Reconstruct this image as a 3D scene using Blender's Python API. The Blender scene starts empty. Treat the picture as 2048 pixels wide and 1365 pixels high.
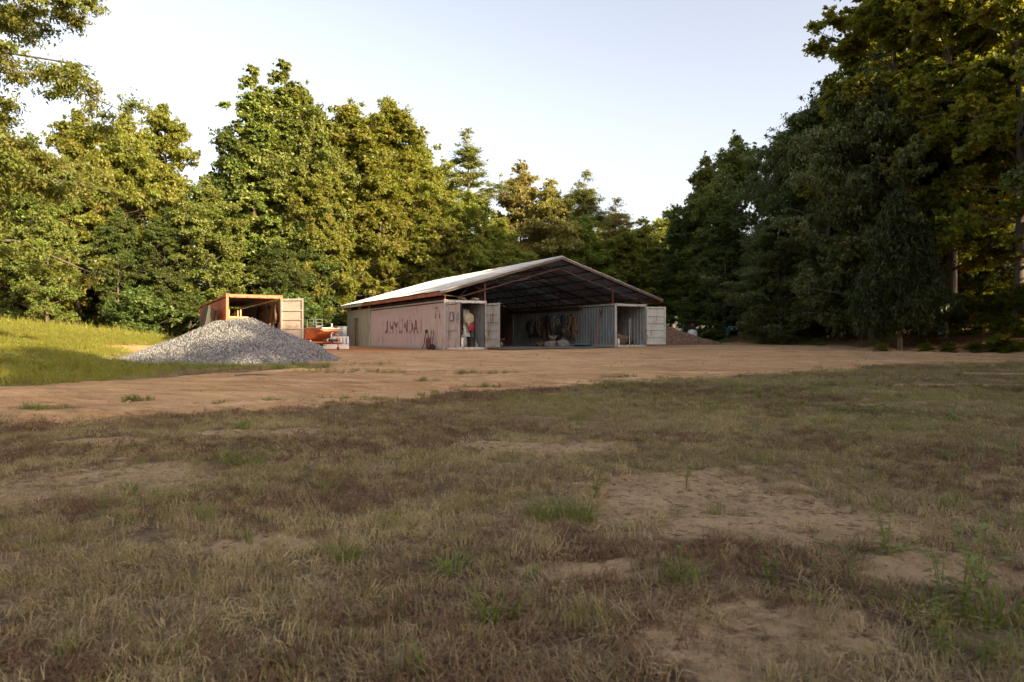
import bpy, math, random
import numpy as np
from mathutils import Vector, Matrix, Euler

# ------------------------------------------------------------------ camera, sky, sun, exposure
scene = bpy.context.scene
EYE = 1.10
cam_d = bpy.data.cameras.new("camera")
cam = bpy.data.objects.new("camera", cam_d)
scene.collection.objects.link(cam)
scene.camera = cam
cam_d.sensor_width = 36.0
cam_d.lens = 36.0 * 1340 / 2048
cam_d.clip_end = 3000
cam_d.clip_start = 0.05
cam.location = (0, 0, EYE)
cam.rotation_euler = (math.radians(90 - 0.15), 0, 0)
cam_d.dof.use_dof = True
cam_d.dof.focus_distance = 30.0
cam_d.dof.aperture_fstop = 4.5

SUN_AZ = math.radians(128)      # clockwise from +Y
SUN_EL = math.radians(19)
world = bpy.data.worlds.new("World")
scene.world = world
world.use_nodes = True
wn = world.node_tree.nodes; wl = world.node_tree.links
wn.clear()
sky = wn.new("ShaderNodeTexSky"); sky.sky_type = 'NISHITA'
sky.sun_disc = False
sky.sun_elevation = SUN_EL
sky.sun_rotation = SUN_AZ
sky.air_density = 1.0; sky.dust_density = 3.5; sky.ozone_density = 1.0
bg = wn.new("ShaderNodeBackground"); bg.inputs[1].default_value = 0.09
wo = wn.new("ShaderNodeOutputWorld")
shs = wn.new("ShaderNodeHueSaturation"); shs.inputs['Saturation'].default_value = .66
smx = wn.new("ShaderNodeMix"); smx.data_type = 'RGBA'; smx.blend_type = 'MULTIPLY'; smx.inputs[0].default_value = 1; smx.inputs[7].default_value = (1.12, 1.0, .93, 1)
wl.new(sky.outputs[0], shs.inputs['Color']); wl.new(shs.outputs[0], smx.inputs[6]); wl.new(smx.outputs[2], bg.inputs[0]); wl.new(bg.outputs[0], wo.inputs[0])

sun_d = bpy.data.lights.new("sun", 'SUN')
sun_d.energy = 3.7
sun_d.angle = math.radians(0.6)
sun_d.color = (1.0, 0.79, 0.50)
sun = bpy.data.objects.new("sun", sun_d)
scene.collection.objects.link(sun)
sdir = Vector((math.sin(SUN_AZ)*math.cos(SUN_EL), math.cos(SUN_AZ)*math.cos(SUN_EL), math.sin(SUN_EL)))
sun.rotation_euler = sdir.to_track_quat('Z', 'Y').to_euler()
sun.location = sdir * 60

scene.render.engine = 'CYCLES'
scene.view_settings.view_transform = 'Standard'
scene.view_settings.look = 'None'
scene.view_settings.gamma = 1
scene.view_settings.exposure = 2.15
scene.view_settings.use_curve_mapping = False
try:
    scene.cycles.max_bounces = 6
    scene.cycles.diffuse_bounces = 3
    scene.cycles.transmission_bounces = 3
    scene.cycles.transparent_max_bounces = 4
    scene.cycles.use_denoising = True
except Exception:
    pass

# ------------------------------------------------------------------ helpers
COL = scene.collection
rnd = random.Random(7)

def tag(o, label=None, cat=None, group=None, kind=None):
    if label: o['label'] = label
    if cat: o['category'] = cat
    if group: o['group'] = group
    if kind: o['kind'] = kind
    return o

def thing(name, label, cat, loc=(0, 0, 0), rz=0.0, group=None, scale=1.0, rot=None, parent=None):
    o = bpy.data.objects.new(name, None)
    o.empty_display_size = 0.2
    COL.objects.link(o)
    o.location = loc
    o.rotation_euler = rot if rot else (0, 0, rz)
    o.scale = (scale,)*3
    tag(o, label, cat, group)
    return o

class MB:
    def __init__(s): s.v = []; s.f = []; s.sm = False
    def add(s, vs, fs):
        n = len(s.v); s.v += [tuple(p) for p in vs]; s.f += [tuple(i+n for i in f) for f in fs]; return s
    def box(s, x0, y0, z0, x1, y1, z1, M=None):
        vs = [Vector((x, y, z)) for x in (x0, x1) for y in (y0, y1) for z in (z0, z1)]
        if M is not None: vs = [M @ p for p in vs]
        return s.add(vs, [(0,1,3,2),(4,6,7,5),(0,4,5,1),(2,3,7,6),(0,2,6,4),(1,5,7,3)])
    def cbox(s, c, d, rot=(0,0,0), bev=0):
        M = Matrix.Translation(c) @ Euler(rot).to_matrix().to_4x4()
        return s.box(-d[0]/2, -d[1]/2, -d[2]/2, d[0]/2, d[1]/2, d[2]/2, M)
    def tube(s, pts, rad, n=6, cap=True):
        pts = [Vector(p) for p in pts]
        if not hasattr(rad, '__len__'): rad = [rad]*len(pts)
        rings = []; base = len(s.v)
        up = Vector((0, 0, 1))
        prev = None
        for i, p in enumerate(pts):
            t = (pts[min(i+1, len(pts)-1)] - pts[max(i-1, 0)])
            if t.length < 1e-6: t = up.copy()
            t.normalize()
            a = t.cross(Vector((0.13, 1, 0.07)) if abs(t.y) < .9 else Vector((1, 0, 0.1)))
            if prev is not None:
                a = prev - t*prev.dot(t)
            a.normalize(); prev = a.copy(); b = t.cross(a)
            for k in range(n):
                an = 2*math.pi*k/n
                s.v.append(tuple(p + (a*math.cos(an) + b*math.sin(an))*rad[i]))
        for i in range(len(pts)-1):
            for k in range(n):
                a0 = base+i*n+k; a1 = base+i*n+(k+1) % n
                s.f.append((a0, a1, a1+n, a0+n))
        if cap:
            s.f.append(tuple(base+k for k in range(n))[::-1])
            s.f.append(tuple(base+(len(pts)-1)*n+k for k in range(n)))
        return s
    def lathe(s, prof, n=14, c=(0,0,0), axis='z', squash=(1,1)):
        base = len(s.v)
        for r, z in prof:
            for k in range(n):
                an = 2*math.pi*k/n
                x = r*math.cos(an)*squash[0]; y = r*math.sin(an)*squash[1]
                p = (x, y, z) if axis == 'z' else ((z, x, y) if axis == 'x' else (x, z, y))
                s.v.append((p[0]+c[0], p[1]+c[1], p[2]+c[2]))
        for i in range(len(prof)-1):
            for k in range(n):
                a0 = base+i*n+k; a1 = base+i*n+(k+1) % n
                s.f.append((a0, a1, a1+n, a0+n))
        s.f.append(tuple(base+k for k in range(n))[::-1])
        s.f.append(tuple(base+(len(prof)-1)*n+k for k in range(n)))
        return s
    def torus(s, R, r, c=(0,0,0), axis='y', n=18, m=8):
        base = len(s.v)
        for i in range(n):
            A = 2*math.pi*i/n
            for j in range(m):
                B = 2*math.pi*j/m
                q = R + r*math.cos(B); h = r*math.sin(B)
                if axis == 'y': p = (q*math.cos(A), h, q*math.sin(A))
                elif axis == 'x': p = (h, q*math.cos(A), q*math.sin(A))
                else: p = (q*math.cos(A), q*math.sin(A), h)
                s.v.append((p[0]+c[0], p[1]+c[1], p[2]+c[2]))
        for i in range(n):
            for j in range(m):
                a = base+i*m+j; b = base+i*m+(j+1) % m
                c2 = base+((i+1) % n)*m+(j+1) % m; d = base+((i+1) % n)*m+j
                s.f.append((a, b, c2, d))
        return s
    def mesh(s, name, mat, smooth=False):
        me = bpy.data.meshes.new(name)
        me.from_pydata(s.v, [], s.f)
        if smooth or s.sm: me.polygons.foreach_set('use_smooth', [True]*len(me.polygons))
        me.update()
        if mat: me.materials.append(mat)
        return me
    def obj(s, name, mat, parent=None, smooth=False, loc=None, rot=None, label=None):
        o = bpy.data.objects.new(name, s.mesh(name, mat, smooth)); COL.objects.link(o)
        if parent is not None: o.parent = parent
        if loc: o.location = loc
        if rot: o.rotation_euler = rot
        if label: o['label'] = label
        return o

def inst(name, me, parent=None, loc=(0,0,0), rot=(0,0,0), scale=(1,1,1)):
    o = bpy.data.objects.new(name, me); COL.objects.link(o)
    if parent is not None: o.parent = parent
    o.location = loc; o.rotation_euler = rot; o.scale = scale
    return o

def corr(L, H, pitch, depth, thick=0.006, flat=0.35):
    """corrugated sheet in the XZ plane, x 0..L, z 0..H, ribs vertical, standing around y=0"""
    xs = [0.0]; ys = [0.0]
    n = max(1, int(round(L/pitch))); p = L/n
    for i in range(n):
        x = i*p
        for fx, d in ((flat*.5, 0), (.5-flat*.5+.0, depth), (.5+flat*.5, depth), (1-flat*.5, 0)):
            xs.append(x+fx*p); ys.append(d)
    xs.append(L); ys.append(0)
    m = MB(); k = len(xs)
    vs = []
    for off in (0, thick):
        for z in (0, H):
            for x, y in zip(xs, ys): vs.append((x, y+off, z))
    fs = []
    for i in range(k-1):
        fs.append((i, i+1, k+i+1, k+i))
        fs.append((2*k+i, 3*k+i, 3*k+i+1, 2*k+i+1))
        fs.append((k+i, k+i+1, 3*k+i+1, 3*k+i))
        fs.append((i, 2*k+i, 2*k+i+1, i+1))
    fs.append((0, k, 3*k, 2*k)); fs.append((k-1, 3*k-1, 4*k-1, 2*k-1))
    m.add(vs, fs)
    return m

# ---- numpy noise
def _hash(ix, iy, seed):
    h = (ix.astype(np.int64)*374761393 + iy.astype(np.int64)*668265263 + seed*1442695041) & 0x7fffffff
    h = ((h ^ (h >> 13))*1274126177) & 0x7fffffff
    h = h ^ (h >> 16)
    return (h & 0xffff)/65535.0
def vnoise(x, y, seed=0):
    x = np.asarray(x, float); y = np.asarray(y, float)
    ix = np.floor(x); iy = np.floor(y); fx = x-ix; fy = y-iy
    fx = fx*fx*(3-2*fx); fy = fy*fy*(3-2*fy)
    a = _hash(ix, iy, seed); b = _hash(ix+1, iy, seed); c = _hash(ix, iy+1, seed); d = _hash(ix+1, iy+1, seed)
    return (a*(1-fx)+b*fx)*(1-fy)+(c*(1-fx)+d*fx)*fy
def fbm(x, y, seed=0, oct=4, lac=2.03, gain=.5):
    s = 0; a = 1; t = 0
    for o in range(oct):
        s = s+a*vnoise(np.asarray(x)*lac**o, np.asarray(y)*lac**o, seed+o*17); t += a; a *= gain
    return s/t
def sstep(a, b, x):
    t = np.clip((np.asarray(x, float)-a)/(b-a), 0, 1); return t*t*(3-2*t)

# ------------------------------------------------------------------ materials
def newmat(name):
    m = bpy.data.materials.new(name); m.use_nodes = True
    nt = m.node_tree; nt.nodes.clear()
    return m, nt.nodes, nt.links

def N(nodes, t, **kw):
    n = nodes.new(t)
    for k, v in kw.items(): setattr(n, k, v)
    return n

def mixc(nodes, links, fac, a, b, mode='MIX'):
    n = nodes.new('ShaderNodeMix'); n.data_type = 'RGBA'; n.blend_type = mode
    for sock, v in ((n.inputs[0], fac), (n.inputs[6], a), (n.inputs[7], b)):
        if hasattr(v, 'is_linked'): links.new(v, sock)
        elif isinstance(v, (int, float)): sock.default_value = v if sock == n.inputs[0] else (v, v, v, 1)
        else: sock.default_value = (v[0], v[1], v[2], 1)
    return n.outputs[2]

def ramp(nodes, links, fac, stops):
    n = nodes.new('ShaderNodeValToRGB'); e = n.color_ramp.elements
    while len(e) > 1: e.remove(e[-1])
    e[0].position = stops[0][0]; c = stops[0][1]; e[0].color = (c, c, c, 1) if isinstance(c, (int, float)) else (*c, 1)
    for p, c in stops[1:]:
        x = e.new(p); x.color = (c, c, c, 1) if isinstance(c, (int, float)) else (*c, 1)
    links.new(fac, n.inputs[0])
    return n.outputs[0]

def noise(nodes, links, vec, scale, detail=4, rough=.55):
    n = nodes.new('ShaderNodeTexNoise'); n.inputs['Scale'].default_value = scale
    n.inputs['Detail'].default_value = detail; n.inputs['Roughness'].default_value = rough
    if vec is not None: links.new(vec, n.inputs['Vector'])
    return n.outputs['Fac']

def mapping(nodes, links, vec, scale):
    n = nodes.new('ShaderNodeMapping'); n.inputs['Scale'].default_value = scale
    links.new(vec, n.inputs['Vector']); return n.outputs[0]

def pmat(name, base, base2=None, nscale=3, dirt=None, dirt_amt=.4, streak=False, rough=.6, metal=0, bump=.15, bscale=30, spec=.4, aniso=(1,1,1)):
    m, nd, lk = newmat(name)
    tc = N(nd, 'ShaderNodeTexCoord'); vec = mapping(nd, lk, tc.outputs['Object'], aniso)
    b2 = base2 or tuple(c*.72 for c in base)
    f1 = ramp(nd, lk, noise(nd, lk, vec, nscale, 6), [(.35, 0), (.65, 1)])
    col = mixc(nd, lk, f1, base, b2)
    if dirt:
        v2 = mapping(nd, lk, tc.outputs['Object'], (5, 5, .6) if streak else (1.7, 1.7, 1.7))
        f2 = ramp(nd, lk, noise(nd, lk, v2, 1.6, 8, .68), [(.60-dirt_amt*.25, 0), (.72-dirt_amt*.15, 1)])
        col = mixc(nd, lk, f2, col, dirt)
    p = N(nd, 'ShaderNodeBsdfPrincipled')
    lk.new(col, p.inputs['Base Color'])
    rr = ramp(nd, lk, noise(nd, lk, vec, nscale*3, 3), [(.3, max(.05, rough-.12)), (.7, min(1, rough+.12))])
    lk.new(rr, p.inputs['Roughness'])
    p.inputs['Metallic'].default_value = metal
    p.inputs['Specular IOR Level'].default_value = spec
    if bump:
        b = N(nd, 'ShaderNodeBump'); b.inputs['Strength'].default_value = bump; b.inputs['Distance'].default_value = .01
        lk.new(noise(nd, lk, tc.outputs['Object'], bscale, 5), b.inputs['Height']); lk.new(b.outputs[0], p.inputs['Normal'])
    o = N(nd, 'ShaderNodeOutputMaterial'); lk.new(p.outputs[0], o.inputs[0])
    return m

def leafmat(name, c1, c2, c3, trans=.35, tcol=None, spec=.35, instancer=False, rough=.5):
    m, nd, lk = newmat(name)
    g = N(nd, 'ShaderNodeNewGeometry'); oi = N(nd, 'ShaderNodeObjectInfo'); tc = N(nd, 'ShaderNodeTexCoord')
    col = mixc(nd, lk, g.outputs['Random Per Island'], c1, c2)
    nz = ramp(nd, lk, noise(nd, lk, tc.outputs['Object'], .55 if not instancer else 2.0, 3), [(.42, 0), (.62, 1)])
    f = N(nd, 'ShaderNodeMath', operation='MULTIPLY'); lk.new(nz, f.inputs[0]); f.inputs[1].default_value = .7
    col = mixc(nd, lk, f.outputs[0], col, c3)
    hs = N(nd, 'ShaderNodeHueSaturation')
    if instancer:
        at = N(nd, 'ShaderNodeAttribute', attribute_type='INSTANCER', attribute_name='tint'); rv = at.outputs['Fac']
    else: rv = oi.outputs['Random']
    a = N(nd, 'ShaderNodeMapRange'); lk.new(rv, a.inputs[0]); a.inputs[3].default_value = .485; a.inputs[4].default_value = .515
    b = N(nd, 'ShaderNodeMapRange'); lk.new(rv, b.inputs[0]); b.inputs[3].default_value = .78; b.inputs[4].default_value = 1.25
    if instancer: b.inputs[3].default_value = .6; b.inputs[4].default_value = 1.35
    lk.new(a.outputs[0], hs.inputs['Hue']); lk.new(b.outputs[0], hs.inputs['Value']); lk.new(col, hs.inputs['Color'])
    p = N(nd, 'ShaderNodeBsdfPrincipled'); lk.new(hs.outputs[0], p.inputs['Base Color'])
    p.inputs['Roughness'].default_value = rough; p.inputs['Specular IOR Level'].default_value = spec
    t = N(nd, 'ShaderNodeBsdfTranslucent')
    tc_ = mixc(nd, lk, .55, hs.outputs[0], tcol or (c2[0]*2.2, c2[1]*2.0, c2[2]*.6))
    lk.new(tc_, t.inputs[0])
    mx = N(nd, 'ShaderNodeMixShader'); mx.inputs[0].default_value = trans
    lk.new(p.outputs[0], mx.inputs[1]); lk.new(t.outputs[0], mx.inputs[2])
    o = N(nd, 'ShaderNodeOutputMaterial'); lk.new(mx.outputs[0], o.inputs[0])
    return m

RUST = (.17, .065, .03)
M = {}
M['orange'] = pmat('orange_paint', (.50, .13, .045), (.40, .10, .04), 2, (.20, .08, .045), .35, True, .55)
M['cream_door'] = pmat('cream_door_paint', (.37, .315, .265), (.32, .27, .225), 2, (.24, .15, .10), .22, False, .6)
M['pink'] = pmat('faded_pink_paint', (.60, .45, .39), (.54, .40, .34), 1.3, (.38, .18, .11), .18, True, .65)
M['pinkdoor'] = pmat('faded_pink_door', (.52, .42, .375), (.46, .36, .32), 2, (.32, .15, .09), .28, True, .65)
M['greywhite'] = pmat('grey_white_paint', (.50, .50, .47), (.42, .42, .40), 2, RUST, .35, True, .6)
M['bluegrey'] = pmat('blue_grey_container_paint', (.27, .305, .31), (.21, .24, .25), 1.2, (.16, .10, .07), .42, True, .6)
M['greyinner'] = pmat('grey_inner_paint', (.34, .35, .34), (.27, .28, .27), 1.5, RUST, .3, True, .7)
M['whitedoor'] = pmat('off_white_door_paint', (.56, .56, .52), (.50, .49, .45), 2, (.26, .18, .12), .2, True, .55)
M['rust'] = pmat('rusty_steel', (.07, .032, .022), (.05, .024, .017), 4, (.12, .05, .028), .3, False, .85)
M['rustred'] = pmat('red_oxide_steel', (.20, .07, .04), (.13, .05, .03), 3, (.08, .04, .03), .4, False, .8)
M['cream_metal'] = pmat('cream_sheet_metal', (.55, .50, .37), (.49, .45, .33), 1.5, (.30, .20, .12), .25, True, .45)
M['tan_door'] = pmat('tan_door', (.40, .29, .19), None, 3, (.2, .12, .07), .2, False, .6)
M['zinc'] = pmat('zinc_roof_sheet', (.46, .48, .50), (.40, .42, .44), .6, (.28, .24, .21), .15, False, .5, .25, .05, 12)
M['zinc_under'] = pmat('dull_roof_underside', (.08, .068, .06), (.055, .045, .038), 1.0, RUST, .4, True, .7, .1, .1)  # aged underside tone, darkened further to paint in the dim under the roof
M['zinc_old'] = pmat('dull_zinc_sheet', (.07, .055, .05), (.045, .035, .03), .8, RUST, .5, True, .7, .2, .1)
M['fascia'] = pmat('weathered_fascia_board', (.115, .085, .065), (.08, .06, .045), 3, (.10, .07, .05), .3, False, .8, aniso=(1, .2, 1))
M['fascia_o'] = pmat('orange_beam_paint', (.42, .13, .05), (.30, .09, .04), 3, (.12, .05, .03), .4, False, .7)
M['wood'] = pmat('worn_lumber', (.42, .27, .14), (.33, .21, .11), 5, (.2, .13, .08), .2, False, .75, aniso=(.3, 2, 2))
M['woodfloor'] = pmat('dark_container_floor', (.10, .07, .05), None, 5, (.05, .04, .03), .3, False, .8)
M['black'] = pmat('black_plastic', (.018, .018, .02), None, 5, (.06, .05, .04), .25, False, .5)
M['rubber'] = pmat('black_rubber', (.02, .02, .02), (.03, .028, .026), 5, (.09, .07, .05), .3, False, .8)
M['white'] = pmat('white_plastic', (.72, .72, .70), (.62, .62, .60), 4, (.4, .34, .27), .15, False, .45)
M['steel'] = pmat('bare_steel', (.35, .35, .35), (.25, .25, .25), 6, RUST, .3, False, .45, .6)
M['red'] = pmat('red_plastic', (.45, .03, .02), None, 5, (.2, .03, .02), .2, False, .45)
M['redrust'] = pmat('faded_red_metal', (.13, .035, .03), None, 5, (.07, .035, .025), .4, False, .6)
M['green'] = pmat('green_plastic', (.05, .28, .12), None, 5, None, 0, False, .5)
M['teal'] = pmat('teal_paint', (.02, .14, .17), None, 5, (.1, .1, .1), .2, False, .45)
M['blue'] = pmat('navy_cloth', (.02, .04, .12), None, 9, None, 0, False, .9)
M['ltblue'] = pmat('light_blue_cloth', (.18, .30, .40), None, 9, None, 0, False, .9)
M['cloth_white'] = pmat('dirty_white_cloth', (.36, .345, .31), (.22, .21, .19), 6, (.2, .17, .13), .35, False, .9, bump=.5)
M['cloth_brown'] = pmat('brown_leather', (.08, .042, .026), (.05, .028, .018), 9, (.22, .13, .07), .3, False, .6, bump=.4)
M['cloth_tan'] = pmat('tan_canvas', (.20, .13, .07), (.12, .08, .045), 9, (.12, .08, .05), .3, False, .9, bump=.4)
M['cloth_grey'] = pmat('grey_canvas', (.16, .17, .17), (.10, .11, .11), 9, (.05, .05, .05), .3, False, .9, bump=.4)
M['cloth_black'] = pmat('black_canvas', (.02, .022, .025), (.04, .04, .04), 9, None, 0, False, .85, bump=.4)
M['olive'] = pmat('olive_drab_mat', (.075, .07, .05), (.055, .05, .036), 6, (.06, .055, .04), .3, False, .9, bump=.5)
M['boat'] = pmat('orange_brown_hull_paint', (.46, .14, .05), (.36, .11, .045), 3, (.20, .08, .04), .3, False, .5)
M['greybox'] = pmat('grey_cabinet_paint', (.15, .17, .19), (.12, .14, .155), 2, (.1, .09, .08), .25, True, .6)
M['mark'] = pmat('worn_dark_lettering', (.15, .075, .085), (.24, .14, .135), 9, (.3, .15, .12), .3, False, .8)
M['markblue'] = pmat('faded_blue_print', (.16, .20, .30), (.3, .25, .28), 9, None, 0, False, .8)
M['net'] = pmat('brown_net_cord', (.20, .15, .10), (.13, .10, .07), 9, (.08, .06, .04), .3, False, .95, bump=.6)
M['wicker'] = pmat('woven_cream', (.52, .46, .34), (.42, .37, .27), 12, (.3, .24, .16), .2, False, .85, bump=.7)
M['bark'] = pmat('grey_brown_bark', (.13, .10, .075), (.075, .06, .045), 4, (.05, .045, .03), .3, False, .9, bump=.9, bscale=9, aniso=(1, 1, .25))
M['barkp'] = pmat('red_brown_bark', (.17, .10, .065), (.09, .06, .04), 4, (.05, .04, .03), .3, False, .9, bump=.9, bscale=9, aniso=(1, 1, .25))
M['barklight'] = pmat('pale_grey_bark', (.24, .21, .17), (.15, .13, .10), 4, (.07, .06, .045), .3, False, .9, bump=.9, bscale=9, aniso=(1, 1, .25))

L_ = {}
L_['green'] = leafmat('broad_leaf_green', (.080, .115, .022), (.145, .172, .034), (.175, .18, .042))
L_['yellow'] = leafmat('broad_leaf_yellow_green', (.12, .155, .026), (.205, .23, .040), (.24, .22, .05), .48)
L_['brown'] = leafmat('broad_leaf_olive_brown', (.15, .155, .045), (.25, .23, .07), (.27, .22, .08), .42)
L_['grey'] = leafmat('long_leaf_grey_green', (.062, .092, .026), (.100, .130, .038), (.135, .125, .042), .25, spec=.45)
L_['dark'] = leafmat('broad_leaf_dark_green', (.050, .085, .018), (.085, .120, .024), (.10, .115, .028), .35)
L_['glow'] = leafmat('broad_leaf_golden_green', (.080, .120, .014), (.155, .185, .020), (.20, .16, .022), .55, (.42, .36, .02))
L_['pine'] = leafmat('pine_needles', (.10, .125, .030), (.155, .17, .042), (.18, .175, .045), .35)
L_['pineyel'] = leafmat('bright_pine_needles', (.10, .16, .020), (.16, .22, .030), (.17, .20, .03), .3)
L_['cedar'] = leafmat('cedar_foliage', (.025, .042, .010), (.045, .06, .014), (.05, .05, .014), .25)
L_['grassG'] = leafmat('green_grass_blades', (.10, .135, .035), (.16, .19, .05), (.18, .17, .06), .35, instancer=True)
L_['grassY'] = leafmat('sunlit_hill_grass_blades', (.13, .16, .024), (.24, .24, .038), (.28, .23, .055), .4, instancer=True)
L_['grassD'] = leafmat('dry_grass_blades', (.29, .22, .115), (.52, .41, .23), (.26, .22, .10), .25, (.3, .22, .1), spec=.2, instancer=True, rough=.8)
L_['grassO'] = leafmat('olive_grass_blades', (.19, .185, .065), (.34, .30, .115), (.36, .29, .125), .3, (.3, .26, .08), spec=.2, instancer=True, rough=.8)
L_['grassR'] = leafmat('red_brown_weed_stems', (.13, .075, .045), (.24, .145, .085), (.17, .115, .065), .15, (.2, .1, .05), spec=.2, instancer=True, rough=.8)
L_['weed'] = leafmat('weed_leaves', (.095, .135, .032), (.16, .19, .045), (.17, .17, .05), .35)
# ------------------------------------------------------------------ terrain
def ground_z(x, y):
    x = np.asarray(x, float); y = np.asarray(y, float)
    z = np.interp(y, [-60, 0, 8, 16, 25, 34, 45, 80, 500], [-.35, 0, .165, .32, .45, .55, .60, .75, 2.0])
    # grassy rise on the left
    lx = -8.0 - (y-9)*.26
    q = np.clip(lx - x, 0, None)
    qq = 11.5*(1-np.exp(-q/11.5*1.35))
    hill = .165*qq*qq/(qq+2.6)*1.25
    hill = hill*sstep(1, 14, y)*(1-.75*sstep(36, 52, y))
    # wooded bank on the right
    rx = np.interp(y, [-60, 0, 15, 28, 37, 51, 70], [30, 27, 24.5, 21.4, 18.8, 16.0, 13.0])
    q2 = np.clip(x-rx, 0, None)
    bank = 1.15*(1-np.exp(-q2*.28))*sstep(14, 30, y)
    slope_r = .012*np.clip(x-2, 0, 14)*sstep(30, 42, y)
    und = (fbm(x*.35, y*.35, 5, 3)-.5)*.10*sstep(0, 6, np.hypot(x, y))*(1-.6*sstep(26, 30, y)*(1-sstep(52, 60, y)))
    return z+hill+bank+slope_r+und
def gz(x, y): return float(ground_z(np.array([x]), np.array([y]))[0])

def p2g(px, py):
    """a spot seen in the photo -> its place on the ground"""
    a = (px-1024)/1340; b = (679-py)/1340
    Y = 2.0
    while Y < 90:
        if EYE + b*Y <= gz(a*Y, Y): break
        Y += .02 if Y < 12 else .06
    return a*Y, Y

near_x = [-40, -5.8, -4.0, -2.4, -1.0, .2, 2.9, 5.4, 9.8, 15.7, 24, 60]
near_y = [2.0, 7.6, 8.6, 9.6, 10.7, 11.7, 14.1, 15.3, 18.0, 20.5, 23, 30]
def road_edge_near(x): return np.interp(x, near_x, near_y)
def road_mask(x, y):
    w = (fbm(x*.55, y*.55, 31, 4)-.5)
    wx = x + w*2.2; wy = y + (fbm(x*.6+9, y*.6, 32, 4)-.5)*2.0
    near = sstep(-1.0, .8, wy-road_edge_near(wx)+(fbm(x*2.4, y*2.4, 33, 4)-.5)*1.8)
    # left grass region boundary
    bx = np.interp(wy, [0, 10, 12.3, 13.5, 15.4, 17.6, 18.6, 21, 24, 34, 60], [-60, -13, -9.4, -7.8, -6.3, -4.6, -4.4, -8, -15.2, -16.6, -24])
    left = sstep(-.5, .5, wx-bx)
    rx = np.interp(y, [-60, 0, 15, 28, 37, 51, 70], [30, 27, 24.5, 21.4, 18.8, 16.0, 13.0])
    right = 1-sstep(-.4, .5, x+w*1.2-rx)
    back = 1-sstep(-1, 1, wy-np.interp(x, [-30, -18, 10, 16, 30], [43, 46, 57, 53, 50]))
    return near*left*right*back

BARE = [(1.25, 4.1, 1.15, .95, -.5), (-2.9, 4.9, 1.15, .62, .2), (.95, 2.45, .62, .32, .1), (.25, 6.0, .75, .38, 0),
        (-1.3, 3.4, .38, .18, .2), (.35, 3.05, .35, .14, 0), (-3.8, 6.4, .6, .2, .1), (-2.6, 7.0, .8, .18, .1), (1.9, 3.0, .4, .3, 0),
        (2.9, 2.6, .6, .35, 0), (7.5, 12.2, 1.6, .3, .2), (4.6, 9.2, .9, .25, .1)]
def bare_mask(x, y):
    m = np.zeros_like(np.asarray(x, float))
    n1 = (fbm(x*2.1, y*2.1, 51, 5)-.5)*1.9+(fbm(x*8, y*8, 53, 3)-.5)*.9
    for cx, cy, rx, ry, a in BARE:
        dx = (x-cx)*math.cos(a)+(y-cy)*math.sin(a); dy = -(x-cx)*math.sin(a)+(y-cy)*math.cos(a)
        d = np.sqrt((dx/rx)**2+(dy/ry)**2)
        m = np.maximum(m, 1-sstep(.55, 1.35, d+n1*.75))
    sp = sstep(.60, .68, fbm(x*1.3+3, y*1.3, 61, 4))
    return np.clip(np.maximum(m, sp*.42), 0, 1)
def brown_mask(x, y):
    m = sstep(.50, .60, fbm(x*.7+20, y*1.1, 71, 4))
    band = np.exp(-((y-(road_edge_near(x)-.75))/.7)**2)*(1-sstep(-.5, 1.5, x))
    c = np.exp(-(((x-.75)/.75)**2+((y-3.25)/.22)**2))
    c2 = np.exp(-(((x+2.2)/2.2)**2+((y-5.9)/.5)**2))
    c3 = np.exp(-(((x-2.3)/1.6)**2+((y-12.4)/.6)**2))
    return np.clip(m*.5+band*.75+c*1.3+c2*.6+c3, 0, 1)
def green_mask(x, y):
    return sstep(.55, .66, fbm(x*.5+40, y*.5+7, 81, 4))
def hill_mask(x, y):
    lx = -8.0-(y-9)*.26
    return sstep(-2.2, .6, lx-x+.0)*sstep(7, 10.5, y + .1*(x+9)) + 0
def litter_mask(x, y):
    rx = np.interp(y, [-60, 0, 15, 28, 37, 51, 70], [30, 27, 24.5, 21.4, 18.8, 16.0, 13.0])
    return np.maximum(sstep(-.2, 1.2, x-rx), sstep(-1, 1.5, y-np.interp(x, [-60, -30, -18, 10, 16, 30], [30, 38, 45, 56, 54, 50])))

def axis_vals(dense, step, lim, g):
    v = [0.0]; s = step
    while v[-1] < lim:
        if v[-1] > dense: s *= g
        v.append(v[-1]+s)
    return v
xp = axis_vals(4.5, .055, 320, 1.045); xs = np.array([-a for a in xp[:0:-1]]+xp)
ys = [1.2]
while ys[-1] < 430: ys.append(ys[-1]+max(.045, .0135*ys[-1] if ys[-1] < 60 else .05*ys[-1]))
ys = np.array(sorted([-a for a in [0, .8, 2, 4, 7, 11, 16, 24, 36, 50]]+[.6]+ys))
GX, GY = np.meshgrid(xs, ys)
GZ = ground_z(GX, GY)
rm = road_mask(GX, GY); bm_ = bare_mask(GX, GY)*(1-rm); hm = hill_mask(GX, GY)*(1-rm); lm = litter_mask(GX, GY)
brm = brown_mask(GX, GY)
# clods and humps
nearw = 1-sstep(9, 22, np.hypot(GX, GY))
GZ += nearw*((fbm(GX*3.2, GY*3.2, 91, 4)-.5)*.055*(1-rm*.5) + (fbm(GX*11, GY*11, 92, 3)-.5)*.022)
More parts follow.
